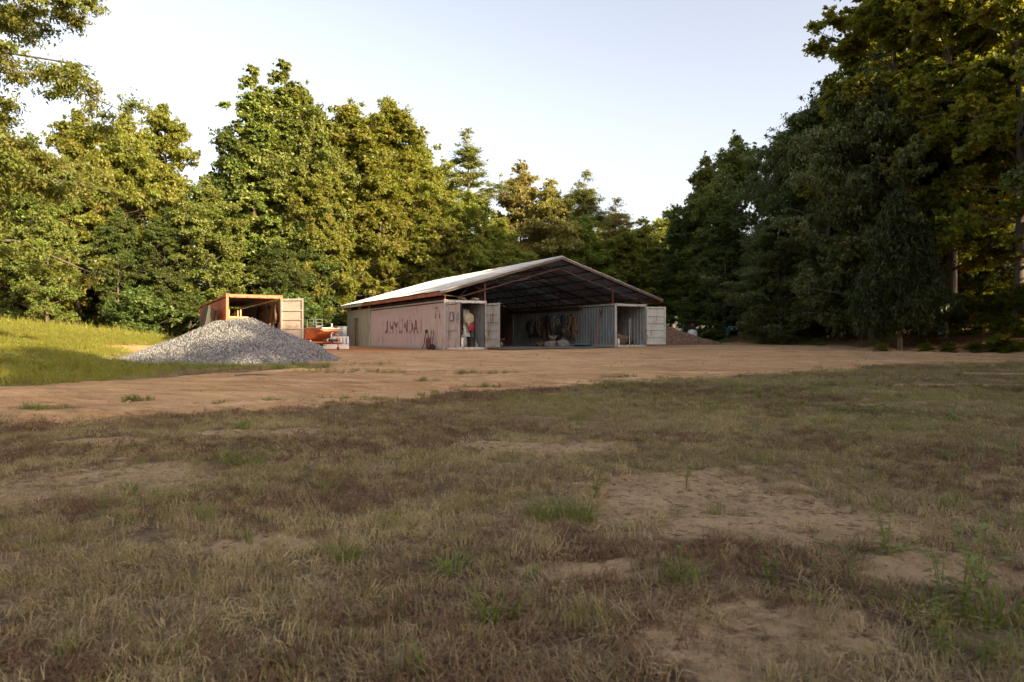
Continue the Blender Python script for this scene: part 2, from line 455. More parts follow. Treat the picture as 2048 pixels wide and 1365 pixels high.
# wheel ruts along the road
ca, sa = math.cos(math.radians(24)), math.sin(math.radians(24))
RU = GX*ca+GY*sa; RV = -GX*sa+GY*ca
rut = (fbm(RU*.16, RV*1.7, 95, 3)-.5)
tyre = 0
for kk, (c0, amp, ph) in enumerate(((8.4, .5, 0), (10.2, .35, 1.1), (11.8, .6, 2.0), (13.6, .4, .4), (16.0, .8, 3.0), (19.0, .9, 1.7), (22.5, .8, .2))):
    for off in (-.8, .8):
        dv = RV-(c0+off+amp*np.sin(RU*.16+ph)+.05*kk*(RU*.1))
        tyre = tyre-.045*np.exp(-(dv/.14)**2)+.025*np.exp(-((np.abs(dv)-.27)/.09)**2)
GZ += rm*tyre*(1-sstep(28, 34, GY))*(.5+.8*fbm(GX*.4, GY*.4, 97, 2))
GZ += rm*(rut*.12+(fbm(RU*.5, RV*6, 96, 3)-.5)*.035)*(1-sstep(32, 40, GY))
nrow, ncol = GX.shape
def grid_mesh(name, Z, mask, mat, attrs):
    idx = np.arange(nrow*ncol).reshape(nrow, ncol)
    f = np.stack([idx[:-1, :-1], idx[:-1, 1:], idx[1:, 1:], idx[1:, :-1]], -1).reshape(-1, 4)
    if mask is not None:
        mm = (mask[:-1, :-1]+mask[:-1, 1:]+mask[1:, 1:]+mask[1:, :-1]).reshape(-1)/4 > .02
        f = f[mm]
    used = np.unique(f); re = -np.ones(nrow*ncol, int); re[used] = np.arange(len(used)); f = re[f]
    co = np.stack([GX.ravel()[used], GY.ravel()[used], Z.ravel()[used]], -1)
    return np_mesh(name, co, f, mat, {k: a.ravel()[used] for k, a in attrs.items()}, True)
def np_mesh(name, co, f, mat, attrs=None, smooth=False):
    me = bpy.data.meshes.new(name); k = f.shape[1]
    me.vertices.add(len(co)); me.vertices.foreach_set('co', co.astype(np.float32).ravel())
    me.loops.add(f.size); me.loops.foreach_set('vertex_index', f.astype(np.int32).ravel())
    me.polygons.add(len(f)); me.polygons.foreach_set('loop_start', np.arange(0, f.size, k, dtype=np.int32))
    me.polygons.foreach_set('loop_total', np.full(len(f), k, np.int32))
    if smooth: me.polygons.foreach_set('use_smooth', np.ones(len(f), bool))
    me.update(calc_edges=True)
    for n_, a in (attrs or {}).items():
        at = me.attributes.new(n_, 'FLOAT', 'POINT'); at.data.foreach_set('value', a.astype(np.float32))
    if mat: me.materials.append(mat)
    return me

def ground_material(name, road=False):
    m, nd, lk = newmat(name)
    tc = N(nd, 'ShaderNodeTexCoord'); P = tc.outputs['Object']
    def at(n):
        a = N(nd, 'ShaderNodeAttribute', attribute_name=n); return a.outputs['Fac']
    def mul(a, b):
        x = N(nd, 'ShaderNodeMath', operation='MULTIPLY'); lk.new(a, x.inputs[0])
        if isinstance(b, (int, float)): x.inputs[1].default_value = b
        else: lk.new(b, x.inputs[1])
        return x.outputs[0]
    big = ramp(nd, lk, noise(nd, lk, P, .35, 5), [(.38, 0), (.62, 1)])
    med = ramp(nd, lk, noise(nd, lk, P, 3.1, 6, .65), [(.38, 0), (.64, 1)])
    fine = ramp(nd, lk, noise(nd, lk, P, 26, 5, .7), [(.35, 0), (.62, 1)])
    peb = ramp(nd, lk, noise(nd, lk, P, 90, 2, .6), [(.60, 0), (.70, 1)])
    soil = mixc(nd, lk, med, (.40, .28, .155), (.27, .18, .10))
    soil = mixc(nd, lk, mul(fine, .45), soil, (.52, .39, .245))
    soil = mixc(nd, lk, mul(peb, .5), soil, (.10, .065, .04))
    deb = ramp(nd, lk, noise(nd, lk, P, 11, 8, .78), [(.545, 0), (.60, 1)])
    soil = mixc(nd, lk, mul(deb, .85), soil, (.075, .05, .035))
    mp = N(nd, 'ShaderNodeMapping'); mp.inputs['Rotation'].default_value = (0, 0, -math.radians(24)); mp.inputs['Scale'].default_value = (.12, 2.2, 1)
    lk.new(P, mp.inputs['Vector'])
    trk = ramp(nd, lk, noise(nd, lk, mp.outputs[0], 1.1, 6, .62), [(.40, 0), (.58, 1)])
    rd = mixc(nd, lk, trk, (.62, .40, .20), (.43, .25, .125))
    trk2 = ramp(nd, lk, noise(nd, lk, mp.outputs[0], 5.5, 5, .7), [(.50, 0), (.62, 1)])
    rd = mixc(nd, lk, mul(trk2, .8), rd, (.24, .135, .07))
    rd = mixc(nd, lk, mul(big, .45), rd, (.64, .42, .21))
    rd = mixc(nd, lk, mul(fine, .40), rd, (.28, .16, .085))
    rd = mixc(nd, lk, mul(peb, .45), rd, (.13, .075, .045))
    mp2 = N(nd, 'ShaderNodeMapping'); mp2.inputs['Rotation'].default_value = (0, 0, -math.radians(24)); mp2.inputs['Scale'].default_value = (.5, 1.6, 1)
    lk.new(P, mp2.inputs['Vector'])
    deb2 = ramp(nd, lk, noise(nd, lk, mp2.outputs[0], 6, 8, .78), [(.56, 0), (.62, 1)])
    rd = mixc(nd, lk, mul(deb2, .65), rd, (.17, .10, .055))
    pale = ramp(nd, lk, noise(nd, lk, mp2.outputs[0], 1.3, 5, .6), [(.52, 0), (.66, 1)])
    rd = mixc(nd, lk, mul(pale, .5), rd, (.68, .46, .26))
    redp = ramp(nd, lk, at('red'), [(0, 0), (1, 1)])
    rd = mixc(nd, lk, redp, rd, (.33, .115, .05))
    if road:
        rv = N(nd, 'ShaderNodeMath', operation='ADD'); lk.new(at('road'), rv.inputs[0])
        q = N(nd, 'ShaderNodeMath', operation='MULTIPLY_ADD'); lk.new(noise(nd, lk, P, 4.5, 6, .7), q.inputs[0]); q.inputs[1].default_value = .9; q.inputs[2].default_value = -.45
        lk.new(q.outputs[0], rv.inputs[1])
        f = ramp(nd, lk, rv.outputs[0], [(.25, 0), (.55, 1)])
    thatch = mixc(nd, lk, med, (.20, .15, .09), (.30, .225, .135))
    thatch = mixc(nd, lk, fine, thatch, (.10, .07, .045))
    thatch = mixc(nd, lk, mul(at('brown'), .75), thatch, (.085, .048, .03))
    q2 = N(nd, 'ShaderNodeMath', operation='ADD'); lk.new(at('bare'), q2.inputs[0])
    q3 = N(nd, 'ShaderNodeMath', operation='MULTIPLY_ADD'); lk.new(noise(nd, lk, P, 7, 6, .7), q3.inputs[0]); q3.inputs[1].default_value = 1.1; q3.inputs[2].default_value = -.55
    lk.new(q3.outputs[0], q2.inputs[1])
    bf = ramp(nd, lk, q2.outputs[0], [(.30, 0), (.60, 1)])
    col = mixc(nd, lk, bf, thatch, soil)
    hg = mixc(nd, lk, med, (.14, .14, .035), (.19, .15, .05))
    col = mixc(nd, lk, at('hill'), col, hg)
    lt = mixc(nd, lk, ramp(nd, lk, noise(nd, lk, P, 9, 5, .8), [(.42, 0), (.58, 1)]), (.07, .035, .02), (.25, .13, .07))
    col = mixc(nd, lk, at('litter'), col, lt)
    if road: col = mixc(nd, lk, f, col, rd)
    p = N(nd, 'ShaderNodeBsdfPrincipled'); lk.new(col, p.inputs['Base Color']); p.inputs['Roughness'].default_value = .95
    p.inputs['Specular IOR Level'].default_value = .12
    b = N(nd, 'ShaderNodeBump'); b.inputs['Strength'].default_value = 1.0; b.inputs['Distance'].default_value = .05
    lk.new(noise(nd, lk, P, 14, 8, .7), b.inputs['Height'])
    b2 = N(nd, 'ShaderNodeBump'); b2.inputs['Strength'].default_value = .6; b2.inputs['Distance'].default_value = .08
    lk.new(noise(nd, lk, mp.outputs[0], 2.5, 6, .6), b2.inputs['Height']); lk.new(b.outputs[0], b2.inputs['Normal'])
    lk.new((b2 if road else b).outputs[0], p.inputs['Normal'])
    o = N(nd, 'ShaderNodeOutputMaterial'); lk.new(p.outputs[0], o.inputs[0])
    return m
red = np.exp(-(((GX+8.5)/5.5)**2+((GY-37)/5.5)**2))*.9 + .45*sstep(-15.5, -13, -np.abs(GX+13.6)-12.8)*0
red = np.maximum(red, .6*np.exp(-(((GX+13.5)/1.6)**2+((GY-22)/3.5)**2)))
attrs = dict(road=rm, bare=bm_, hill=hm, litter=lm, brown=brm, red=red)
g_me = grid_mesh('ground', GZ, None, ground_material('ground_soil_and_thatch'), attrs)
g_o = bpy.data.objects.new('ground', g_me); COL.objects.link(g_o); tag(g_o, kind='structure')
r_me = grid_mesh('dirt_road', GZ+.004, rm, ground_material('dirt_road_soil', True), attrs)
r_o = bpy.data.objects.new('dirt_road', r_me); COL.objects.link(r_o); tag(r_o, kind='structure')

# ------------------------------------------------------------------ the shed: local frame A, x to the right along the front, y to the back
A = Vector((-3.46, 34.3, .55)); RZ = math.radians(30)
AM = Matrix.Translation(A) @ Matrix.Rotation(RZ, 4, 'Z')
def W(x, y, z=0): return tuple(AM @ Vector((x, y, z)))

def beam_between(m, p, q, w, h=None):
    p = Vector(p); q = Vector(q); d = q-p; h = h or w
    Mt = Matrix.Translation((p+q)/2) @ d.to_track_quat('Y', 'Z').to_matrix().to_4x4()
    return m.box(-w/2, -d.length/2, -h/2, w/2, d.length/2, h/2, Mt)

def container(name, label, loc, rz, L, mats, doors, extra=None, Hh=2.59):
    """doors: dict side -> swing angle (deg) from the closed position, outwards; absent = leaf missing"""
    c = thing(name, label, 'shipping container', loc, rz)
    Wd = 2.44; wall, inner, frame, doorm = mats
    s = corr(L-.3, Hh-.30, .278, .036); s.obj('side_wall', M[wall], c, loc=(.045, L-.15, .15), rot=(0, 0, -math.pi/2))
    s = corr(L-.3, Hh-.30, .278, .036); s.obj('side_wall', M[inner], c, loc=(Wd-.045, .15, .15), rot=(0, 0, math.pi/2))
    corr(Wd-.3, Hh-.30, .25, .04).obj('end_wall', M[wall], c, loc=(.15, L-.09, .15))
    r = corr(L-.3, Wd-.16, .36, .02); r.obj('roof', M[inner], c, loc=(.08, .15, Hh-.03), rot=(math.pi/2, 0, math.pi/2))
    MB().box(.07, .08, .06, Wd-.07, L-.08, .15).obj('floor', M['woodfloor'], c)
    for x in (0, Wd-.11):
        for y in (0, L-.11):
            MB().box(x, y, .118, x+.11, y+.11, Hh-.118).obj('corner_post', M[frame], c)
    m = MB().box(.162, .01, Hh-.15, Wd-.162, .10, Hh-.006); 
    for k in range(4): m.box(.35+k*.52, -.03, Hh-.125, .45+k*.52, .012, Hh-.085)
    m.obj('header', M[frame], c)
    MB().box(.162, .01, .012, Wd-.162, .12, .14).obj('sill', M[frame], c)
    for x in (.01, Wd-.07):
        MB().box(x, .162, Hh-.10, x+.06, L-.162, Hh-.01).obj('top_rail', M[frame], c)
        MB().box(x, .162, .02, x+.06, L-.162, .148).obj('bottom_rail', M[frame], c)
    cs = MB()
    # hollow corner casting: a block with an oval hole shown by a recessed dark plug
    cs.box(0, 0, 0, .162, .178, .118); me = cs.mesh('corner_casting', M[frame]); hole = MB().lathe([(.032, -.003), (.032, .004)], 12, (.081, 0, .059), 'y', (1.3, 1)).mesh('casting_hole', M['black'])
    for x in (0, Wd-.162):
        for y in (0, L-.178):
            for z in (0, Hh-.118):
                o = inst('corner_casting', me, c, (x, y, z)); 
                if y == 0: inst('casting_hole', hole, o)
    dw = 1.15; dh = Hh-.32
    for side, ang in doors.items():
        dm = doorm
        if isinstance(ang, tuple): ang, dm = ang
        # leaf in its own frame: hinge at x=0, x 0..dw, y 0 outside face .. .05 inside
        lf = MB(); t = .095
        lf.box(0, 0, 0, .07, t, dh).box(dw-.07, 0, 0, dw, t, dh).box(.07, 0, 0, dw-.07, t, .09).box(.07, 0, dh-.09, dw-.07, t, dh)
        sgn = 1 if side == 'left' else -1
        o = lf.obj('door', M[dm], c)
        if side == 'left':
            o.location = (.04, -.005, .16); o.rotation_euler = (0, 0, -math.radians(ang))
            O = lambda x0, x1: (x0, x1)
        else:
            o.location = (Wd-.04, -.005, .16); o.rotation_euler = (0, 0, math.radians(ang)); o.scale = (-1, 1, 1)
        # panels between horizontal ribs, recessed
        zs = [.09, .42*dh*.5, .40*dh, .58*dh, .77*dh, dh-.20, dh-.09] if False else [.09, .20*dh, .39*dh, .575*dh, .76*dh, dh-.09]
        for i in range(len(zs)-1):
            MB().box(.072, .035, zs[i]+(.03 if i else 0), dw-.072, .047, zs[i+1]-.03).obj('door_panel', M[dm], o)
            if i: MB().box(.074, .004, zs[i]-.03, dw-.074, .092, zs[i]+.03).obj('door_rib', M[dm], o)
        for x in (.30, .86):
            rd = MB().tube([(x, -.04, -.06), (x, -.04, dh+.06)], .018, 6)
            for z in (.04, .35*dh, .64*dh, dh-.05): rd.box(x-.05, -.055, z-.03, x+.05, .006, z+.03)
            rd.obj('lock_rod', M['steel' if doorm != 'pinkdoor' else 'bluegrey'], o)
            MB().box(x-.02, -.075, .36*dh, x+.34 if x < .5 else x+.02, -.058, .36*dh+.035).obj('lock_handle', M['steel'], o)
        for z in (.15, .45*dh, .85*dh):
            MB().box(-.04, -.022, z, .05, -.002, z+.07).obj('hinge', M[frame], o)
        MB().box(dw+.002, .01, .02, dw+.014, .08, dh-.02).obj('door_gasket', M['black'], o)
    return c

# faded white/pink container under the left slope
cL = container('shipping_container', 'faded pink shipping container with worn dark lettering under the left roof slope', tuple(A), RZ, 12.1,
               ('pink', 'greyinner', 'greywhite', 'pinkdoor'), {'left': 75, 'right': (104, 'greywhite')})
cR = container('shipping_container', 'blue grey shipping container under the right roof slope with a wide open off white door', W(10.85, -.30, .08), RZ, 12.1,
               ('bluegrey', 'greyinner', 'greywhite', 'whitedoor'), {'right': 150})
cO = container('shipping_container', 'orange shipping container standing open behind the grey gravel pile', (-12.8, 30.0, .55), math.radians(30), 12.19,
               ('orange', 'cream_door', 'orange', 'cream_door'), {'right': 138})
# red stain strip on the far opening post of the pink container
MB().box(2.322, -.003, .13, 2.338, .1, 2.46).obj('post_edge', M['rustred'], cL)

# ---- worn lettering made of small paint flecks that follow the corrugation
GLY = {
 'H': [((0,0),(0,1)), ((1,0),(1,1)), ((0,.5),(1,.5))],
 'Y': [((0,1),(.5,.5)), ((1,1),(.5,.5)), ((.5,.5),(.5,0))],
 'U': [((0,1),(0,.15)), ((0,.15),(.25,0)), ((.25,0),(.75,0)), ((.75,0),(1,.15)), ((1,.15),(1,1))],
 'N': [((0,0),(0,1)), ((0,1),(1,0)), ((1,0),(1,1))],
 'D': [((0,0),(0,1)), ((0,1),(.7,.95)), ((.7,.95),(1,.6)), ((1,.6),(1,.4)), ((1,.4),(.7,.05)), ((.7,.05),(0,0))],
 'A': [((0,0),(.5,1)), ((.5,1),(1,0)), ((.2,.38),(.8,.38))],
 'I': [((.5,0),(.5,1))],
 'J': [((.62,1),(.62,.62)), ((.62,.42),(.45,.1)), ((.45,.1),(.1,.05)), ((.8,.12),(1.0,.02))],
 'M': [((0,0),(0,1)), ((0,1),(.5,.4)), ((.5,.4),(1,1)), ((1,1),(1,0))],
 '2': [((0,.8),(.5,1)), ((.5,1),(1,.75)), ((1,.75),(0,0)), ((0,0),(1,0))],
 '8': [((0,.5),(0,1)), ((0,1),(1,1)), ((1,1),(1,0)), ((1,0),(0,0)), ((0,0),(0,.5)), ((0,.5),(1,.5))],
 '1': [((.5,0),(.5,1))], '0': [((0,0),(0,1)), ((0,1),(1,1)), ((1,1),(1,0)), ((1,0),(0,0))],
}
def segd(px, py, a, b):
    ax, ay = a; bx, by = b; dx, dy = bx-ax, by-ay
    t = max(0, min(1, ((px-ax)*dx+(py-ay)*dy)/(dx*dx+dy*dy+1e-9)))
    return math.hypot(px-ax-t*dx, py-ay-t*dy)
def wall_depth(L, y):
    """outward offset of the left side wall at distance y from the front"""
    x = (L-.15)-y; n = int(round((L-.3)/.278)); p = (L-.3)/n; f = (x/p) % 1
    d = 0.036*(min(1, max(0, (f-.175)/.15)) if f < .5 else min(1, max(0, (.825-f)/.15)))
    return .045+d-.0
def lettering(parent, L, text, y_left, y_right, z0, z1, thick, mat, seed, drop=.42, cell=.03, name='lettering'):
    m = MB(); n = len(text); w = (y_left-y_right)/n; r = random.Random(seed)
    hh = z1-z0
    for i, ch in enumerate(text):
        if ch == ' ': continue
        gw = w*.68; y0 = y_left-i*w
        iy = 0
        while iy*cell < gw+thick:
            iz = -2
            while iz*cell < hh+thick:
                cy = iy*cell; cz = iz*cell
                d = min(segd(cy, cz, (a[0]*gw, a[1]*hh), (b[0]*gw, b[1]*hh)) for a, b in GLY[ch])
                Y = y0-cy; Z = z0+cz
                wear = float(fbm(np.array([Y*2.2]), np.array([Z*1.3]), seed, 3)[0])+r.random()*.22
                dep = wall_depth(L, Y)
                if dep > .06: wear -= .07          # the recessed troughs keep less paint
                if d < thick/2 and wear > drop:
                    da = wall_depth(L, Y)-.004; db = wall_depth(L, Y-cell)-.004
                    m.add([(da, Y, Z), (db, Y-cell, Z), (db, Y-cell, Z+cell), (da, Y, Z+cell)], [(0, 1, 2, 3)])
                iz += 1
            iy += 1
    if m.v: tag(m.obj(name, mat, parent), kind='stuff')
lettering(cL, 12.1, 'J', 9.15, 8.35, .93, 1.62, .17, M['mark'], 3, .37)
lettering(cL, 12.1, 'HYUNDAI', 8.3, 2.75, .93, 1.56, .165, M['mark'], 5, .37)
for k, (yy, zz) in enumerate(((6.2, 1.62), (5.55, 1.66), (5.2, 1.60), (4.9, 1.72))):
    lettering(cL, 12.1, '1', yy+.1, yy-.1, zz, zz+.12, .07, M['mark'], 9+k, .40, .02)
lettering(cL, 12.1, 'HD', 1.35, .85, 2.10, 2.26, .045, M['mark'], 21, .46, .02)
lettering(cL, 12.1, 'HMU', 1.40, .62, 1.86, 2.02, .045, M['mark'], 22, .44, .02)
lettering(cL, 12.1, '218', 1.40, .62, 1.66, 1.82, .05, M['mark'], 23, .44, .02)
lettering(cL, 12.1, '1', 1.10, .9, 1.26, 1.48, .045, M['mark'], 24, .42, .02)
lettering(cO, 12.19, '11', 1.0, .5, 2.05, 2.2, .04, M['cream_door'], 25, .40, .02)
lettering(cO, 12.19, '228', 1.1, .4, 1.6, 1.78, .04, M['cream_door'], 26, .44, .02)

# warning triangle plate and print on the ajar pink door (as a child of that door)
dl = [o for o in cL.children if o.name.startswith('door') and 'panel' not in o.name and o.scale.x > 0][0]
MB().box(.36, -.004, 1.30, .68, -.001, 1.78).obj('warning_plate', M['mark'], dl)
t_ = MB(); t_.add([(.40, -.008, 1.38), (.64, -.008, 1.38), (.55, -.008, 1.74), (.49, -.008, 1.74)], [(0, 1, 2, 3)]); t_.obj('warning_triangle', M['pinkdoor'], dl)
for i in range(5): MB().box(.90, -.004, 1.36+i*.07, 1.06, -.001, 1.40+i*.07).obj('print_line', M['markblue'], dl)

# ------------------------------------------------------------------ shed structure
shed = thing('pole_shed', 'open pole shed with a wide zinc gable roof carried on two containers', 'shed', tuple(A), RZ)
EH = 2.97; T0 = -.45; T1 = 14.44; TM = 6.95; YF = -.42; YB = 17.5; RH = 5.17
def roof_z(t): return EH + (RH-EH)*(t-T0)/(TM-T0) if t <= TM else EH+(RH-EH)*(T1-t)/(T1-TM)
sl = math.hypot(TM-T0, RH-EH)*1.0; sr = math.hypot(T1-TM, RH-EH)
npan = 20; pw = (YB-YF)/npan
aL = math.atan2(RH-EH, TM-T0); aR = math.atan2(RH-EH, T1-TM)
def panel_mesh(L):
    m = corr(pw+.02, L, .18, .022, .004, .5)
    return m
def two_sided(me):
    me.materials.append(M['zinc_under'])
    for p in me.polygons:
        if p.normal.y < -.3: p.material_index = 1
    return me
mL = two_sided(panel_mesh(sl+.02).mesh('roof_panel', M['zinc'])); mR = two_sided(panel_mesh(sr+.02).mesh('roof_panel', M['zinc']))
# panel local: x along the eave, z up the slope; map x->+y, z->slope, y->normal
def place_panel(me, org, xax, zax):
    yax = zax.cross(xax); Mx = Matrix((xax, yax, zax)).transposed().to_4x4(); Mx.translation = org
    o = bpy.data.objects.new('roof_panel', me); COL.objects.link(o); o.parent = shed; o.matrix_local = Mx; return o
for i in range(npan):
    y0 = YF+i*pw
    up = Vector((math.cos(aL), 0, math.sin(aL)))
    dz = rnd.uniform(-.006, .006)+(.004 if i % 2 else 0)
    place_panel(mL, Vector((T0, y0, EH+.02+dz)), Vector((0, 1, 0)), up)
    up2 = Vector((-math.cos(aR), 0, math.sin(aR)))
    place_panel(mR, Vector((T1, y0+pw, EH+.02+dz)), Vector((0, -1, 0)), up2)
rc = MB()
for t_in in (T0, T1):
    e_ = .22*(1 if t_in > TM else -1); zz = roof_z(TM+e_)+.032
    rc.add([(TM, YF-.02, RH+.046), (TM, YB, RH+.046), (TM+e_, YB, zz+.012), (TM+e_, YF-.02, zz+.012), (TM, YF-.02, RH+.040), (TM, YB, RH+.040), (TM+e_, YB, zz+.006), (TM+e_, YF-.02, zz+.006)], [(0, 1, 2, 3), (7, 6, 5, 4), (2, 6, 7, 3), (0, 3, 7, 4), (1, 5, 6, 2)])
rc.obj('ridge_cap', M['zinc'], shed)
# gable fascia boards and eave beams
for (a, b) in (((T0, EH), (TM, RH)), ((TM, RH), (T1, EH))):
    m = MB(); beam_between(m, (a[0], YF-.035, a[1]-.09), (b[0], YF-.035, b[1]-.09), .045, .13); m.obj('gable_fascia', M['fascia'], shed)
    m = MB(); beam_between(m, (a[0], YF-.035, a[1]-.0), (b[0], YF-.035, b[1]-.0), .05, .035); m.obj('gable_trim', M['zinc'], shed)
MB().box(T0+.02, YF, EH-.20, T0+.10, YB-5, EH-.03).obj('eave_beam', M['fascia_o'], shed)
MB().box(T0+.02, YB-4.99, EH-.18, T0+.10, YB, EH-.03).obj('eave_beam', M['cream_metal'], shed)
MB().box(T1-.10, YF, EH-.20, T1-.02, YB, EH-.03).obj('eave_beam', M['fascia_o'], shed)
# trusses (bar joists) : top chord under the sheets, a shallower bottom chord, zigzag webs
ny = 7
for k in range(ny):
    y = YF+.25+k*(YB-YF-.5)/(ny-1)
    tr = MB()
    for (ta, tb) in ((T0+.1, TM), (T1-.1, TM)):
        off = .14
        beam_between(tr, (ta, y, roof_z(ta)-off), (tb, y, roof_z(tb)-off), .045, .045)
        off2 = .55
        tstart = ta+(1.1 if tb > ta else -1.1)
        beam_between(tr, (ta, y, roof_z(ta)-off-.03), (tstart, y, roof_z(tstart)-off2-.05), .045, .045)
        beam_between(tr, (tstart, y, roof_z(tstart)-off2-.05), (tb, y, roof_z(tb)-off2-.1), .05, .05)
        nz = 9; prev = None
        for i in range(nz+1):
            t = tstart+(tb-tstart)*i/nz
            z = roof_z(t)-(off if i % 2 else off2+.05)
            p = (t, y, z)
            if prev: beam_between(tr, prev, p, .022, .022)
            prev = p
    tr.obj('truss', M['rust'], shed)
for t in [T0+.5+i*1.2 for i in range(6)]+[T1-.5-i*1.2 for i in range(6)]:
    m = MB(); beam_between(m, (t, YF+.02, roof_z(t)-.065), (t, YB-.02, roof_z(t)-.065), .07, .085); m.obj('purlin', M['rustred'], shed)
# short posts standing on the container roofs
for y in [YF+.25+k*(YB-YF-.5)/(ny-1) for k in range(ny)]:
    for t, base in ((.06, 2.6), (2.36, 2.6), (10.93, 2.68), (13.2, 2.68)):
        if y > 11.9: base = 0
        y_ = max(y, .06)
        MB().box(t-.035, y_-.035, base, t+.035, y_+.035, roof_z(t)-.17).obj('post', M['rustred'], shed)
# long top beam running over each container edge
for t, z in ((.06, 2.66), (10.93, 2.72)):
    MB().box(t-.10, .3, z-.03, t-.037, 12.0, z+.03).obj('bearer', M['rust'], shed)
# upright slats in the gap above the pink container
for i in range(44):
    y = .5+i*.265
    inst('slat', bpy.data.meshes.get('slat') or MB().box(-.008, -.03, 0, .008, .03, .27).mesh('slat', M['rust']), shed, (.16, y, 2.615), (0, 0, rnd.uniform(-.2, .2)))
# inner screen above the pink container, back gable wall, annex
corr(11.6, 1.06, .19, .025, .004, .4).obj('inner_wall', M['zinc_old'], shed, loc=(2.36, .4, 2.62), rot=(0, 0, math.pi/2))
def gable_wall(y, t0, t1, z0, mat, name, pitch=.23, off=.09):
    n = int(round((t1-t0)/pitch)); p = (t1-t0)/n
    for g in range(0, n, 4):
        m = MB(); vs = []; xs_ = []
        for i in range(g, min(n, g+4)):
            x = t0+i*p
            for fx, d in ((0, 0), (.35, 0), (.5, .025), (.85, .025)): xs_.append((x+fx*p, d))
        xs_.append((t0+min(n, g+4)*p, 0))
        k = len(xs_)
        for yo in (0, .006):
            vs += [(x, y+d+yo, z0) for x, d in xs_]+[(x, y+d+yo, roof_z(x)-off) for x, d in xs_]
        fs = [(i, i+1, k+i+1, k+i) for i in range(k-1)]+[(2*k+i, 3*k+i, 3*k+i+1, 2*k+i+1) for i in range(k-1)]
        m.add(vs, fs).obj(name, mat, shed)
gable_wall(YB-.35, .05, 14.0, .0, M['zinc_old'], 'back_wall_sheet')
# annex: cream sheets, each a piece, with a door and two openings under the eave
ax0, ax1 = 12.15, 17.15
dy0, dy1 = 14.55, 15.45
def annex_sheet(y0, y1, z0, z1): corr(y1-y0, z1-z0, .15, .02, .004, .5).obj('wall_sheet', M['cream_metal'], shed, loc=(-.03, y1, z0), rot=(0, 0, -math.pi/2))
annex_sheet(ax0, 13.0, 0, 2.60); annex_sheet(13.0, 13.9, 0, 2.60); annex_sheet(13.9, dy0, 0, 2.78)
annex_sheet(dy0, dy1, 2.06, 2.60); annex_sheet(dy1, 16.3, 0, 2.60); annex_sheet(16.3, ax1, 0, 2.78)
MB().box(-.05, dy0-.06, 0, .03, dy0, 2.06).box(-.05, dy1, 0, .03, dy1+.06, 2.06).box(-.05, dy0-.06, 2.0, .03, dy1+.06, 2.06).obj('door_frame', M['tan_door'], shed)
d_ = MB().box(.06, dy0, .03, .10, dy1, 2.0).obj('door', M['tan_door'], shed)
MB().box(.05, dy0+.1, .25, .062, dy1-.1, .85).box(.05, dy0+.1, 1.0, .062, dy1-.1, 1.85).obj('door_panel', M['tan_door'], d_)
MB().lathe([(.0, 0), (.03, .01), (.03, .05), (.0, .06)], 8, (.0, dy0+.1, 1.0), 'x').obj('door_knob', M['steel'], d_)
MB().box(-.045, ax1-.01, 0, .03, ax1+.07, 2.8).obj('corner_trim', M['cream_metal'], shed)
MB().box(-.045, ax0-.06, 0, .03, ax0+.01, 2.8).obj('corner_trim', M['cream_metal'], shed)
MB().box(-.04, ax0, 2.60, .03, ax1, 2.63).obj('girt', M['fascia_o'], shed)
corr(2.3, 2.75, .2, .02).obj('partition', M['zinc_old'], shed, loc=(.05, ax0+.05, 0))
# brown shelf beam hung along the inner side of the blue grey container
MB().box(10.62, 3.0, 2.40, 10.80, 12.2, 2.62).obj('shelf_beam', M['rust'], shed)

# pale gravel on the shed floor
gf = MB(); nx, nyy = 26, 40
for j in range(nyy+1):
    for i in range(nx+1):
        x = 2.55+(10.7-2.55)*i/nx; y = -1.5+18.6*j/nyy
        edge = 0.5*math.sin(i*.9)+.35*math.sin(i*2.3+1)
        if j == 0: y = -1.1+edge*.5
        wx, wy, _ = W(x, y)
        gf.v.append((wx, wy, gz(wx, wy)+.05))
for j in range(nyy):
    for i in range(nx):
        a = j*(nx+1)+i; gf.f.append((a, a+1, a+nx+2, a+nx+1))
M['gravelflat'] = pmat('pale_gravel', (.22, .225, .23), (.11, .11, .12), 22, (.3, .3, .3), .4, False, .9, bump=1.0, bscale=40)
o = gf.obj('gravel_floor', M['gravelflat']); tag(o, kind='structure')
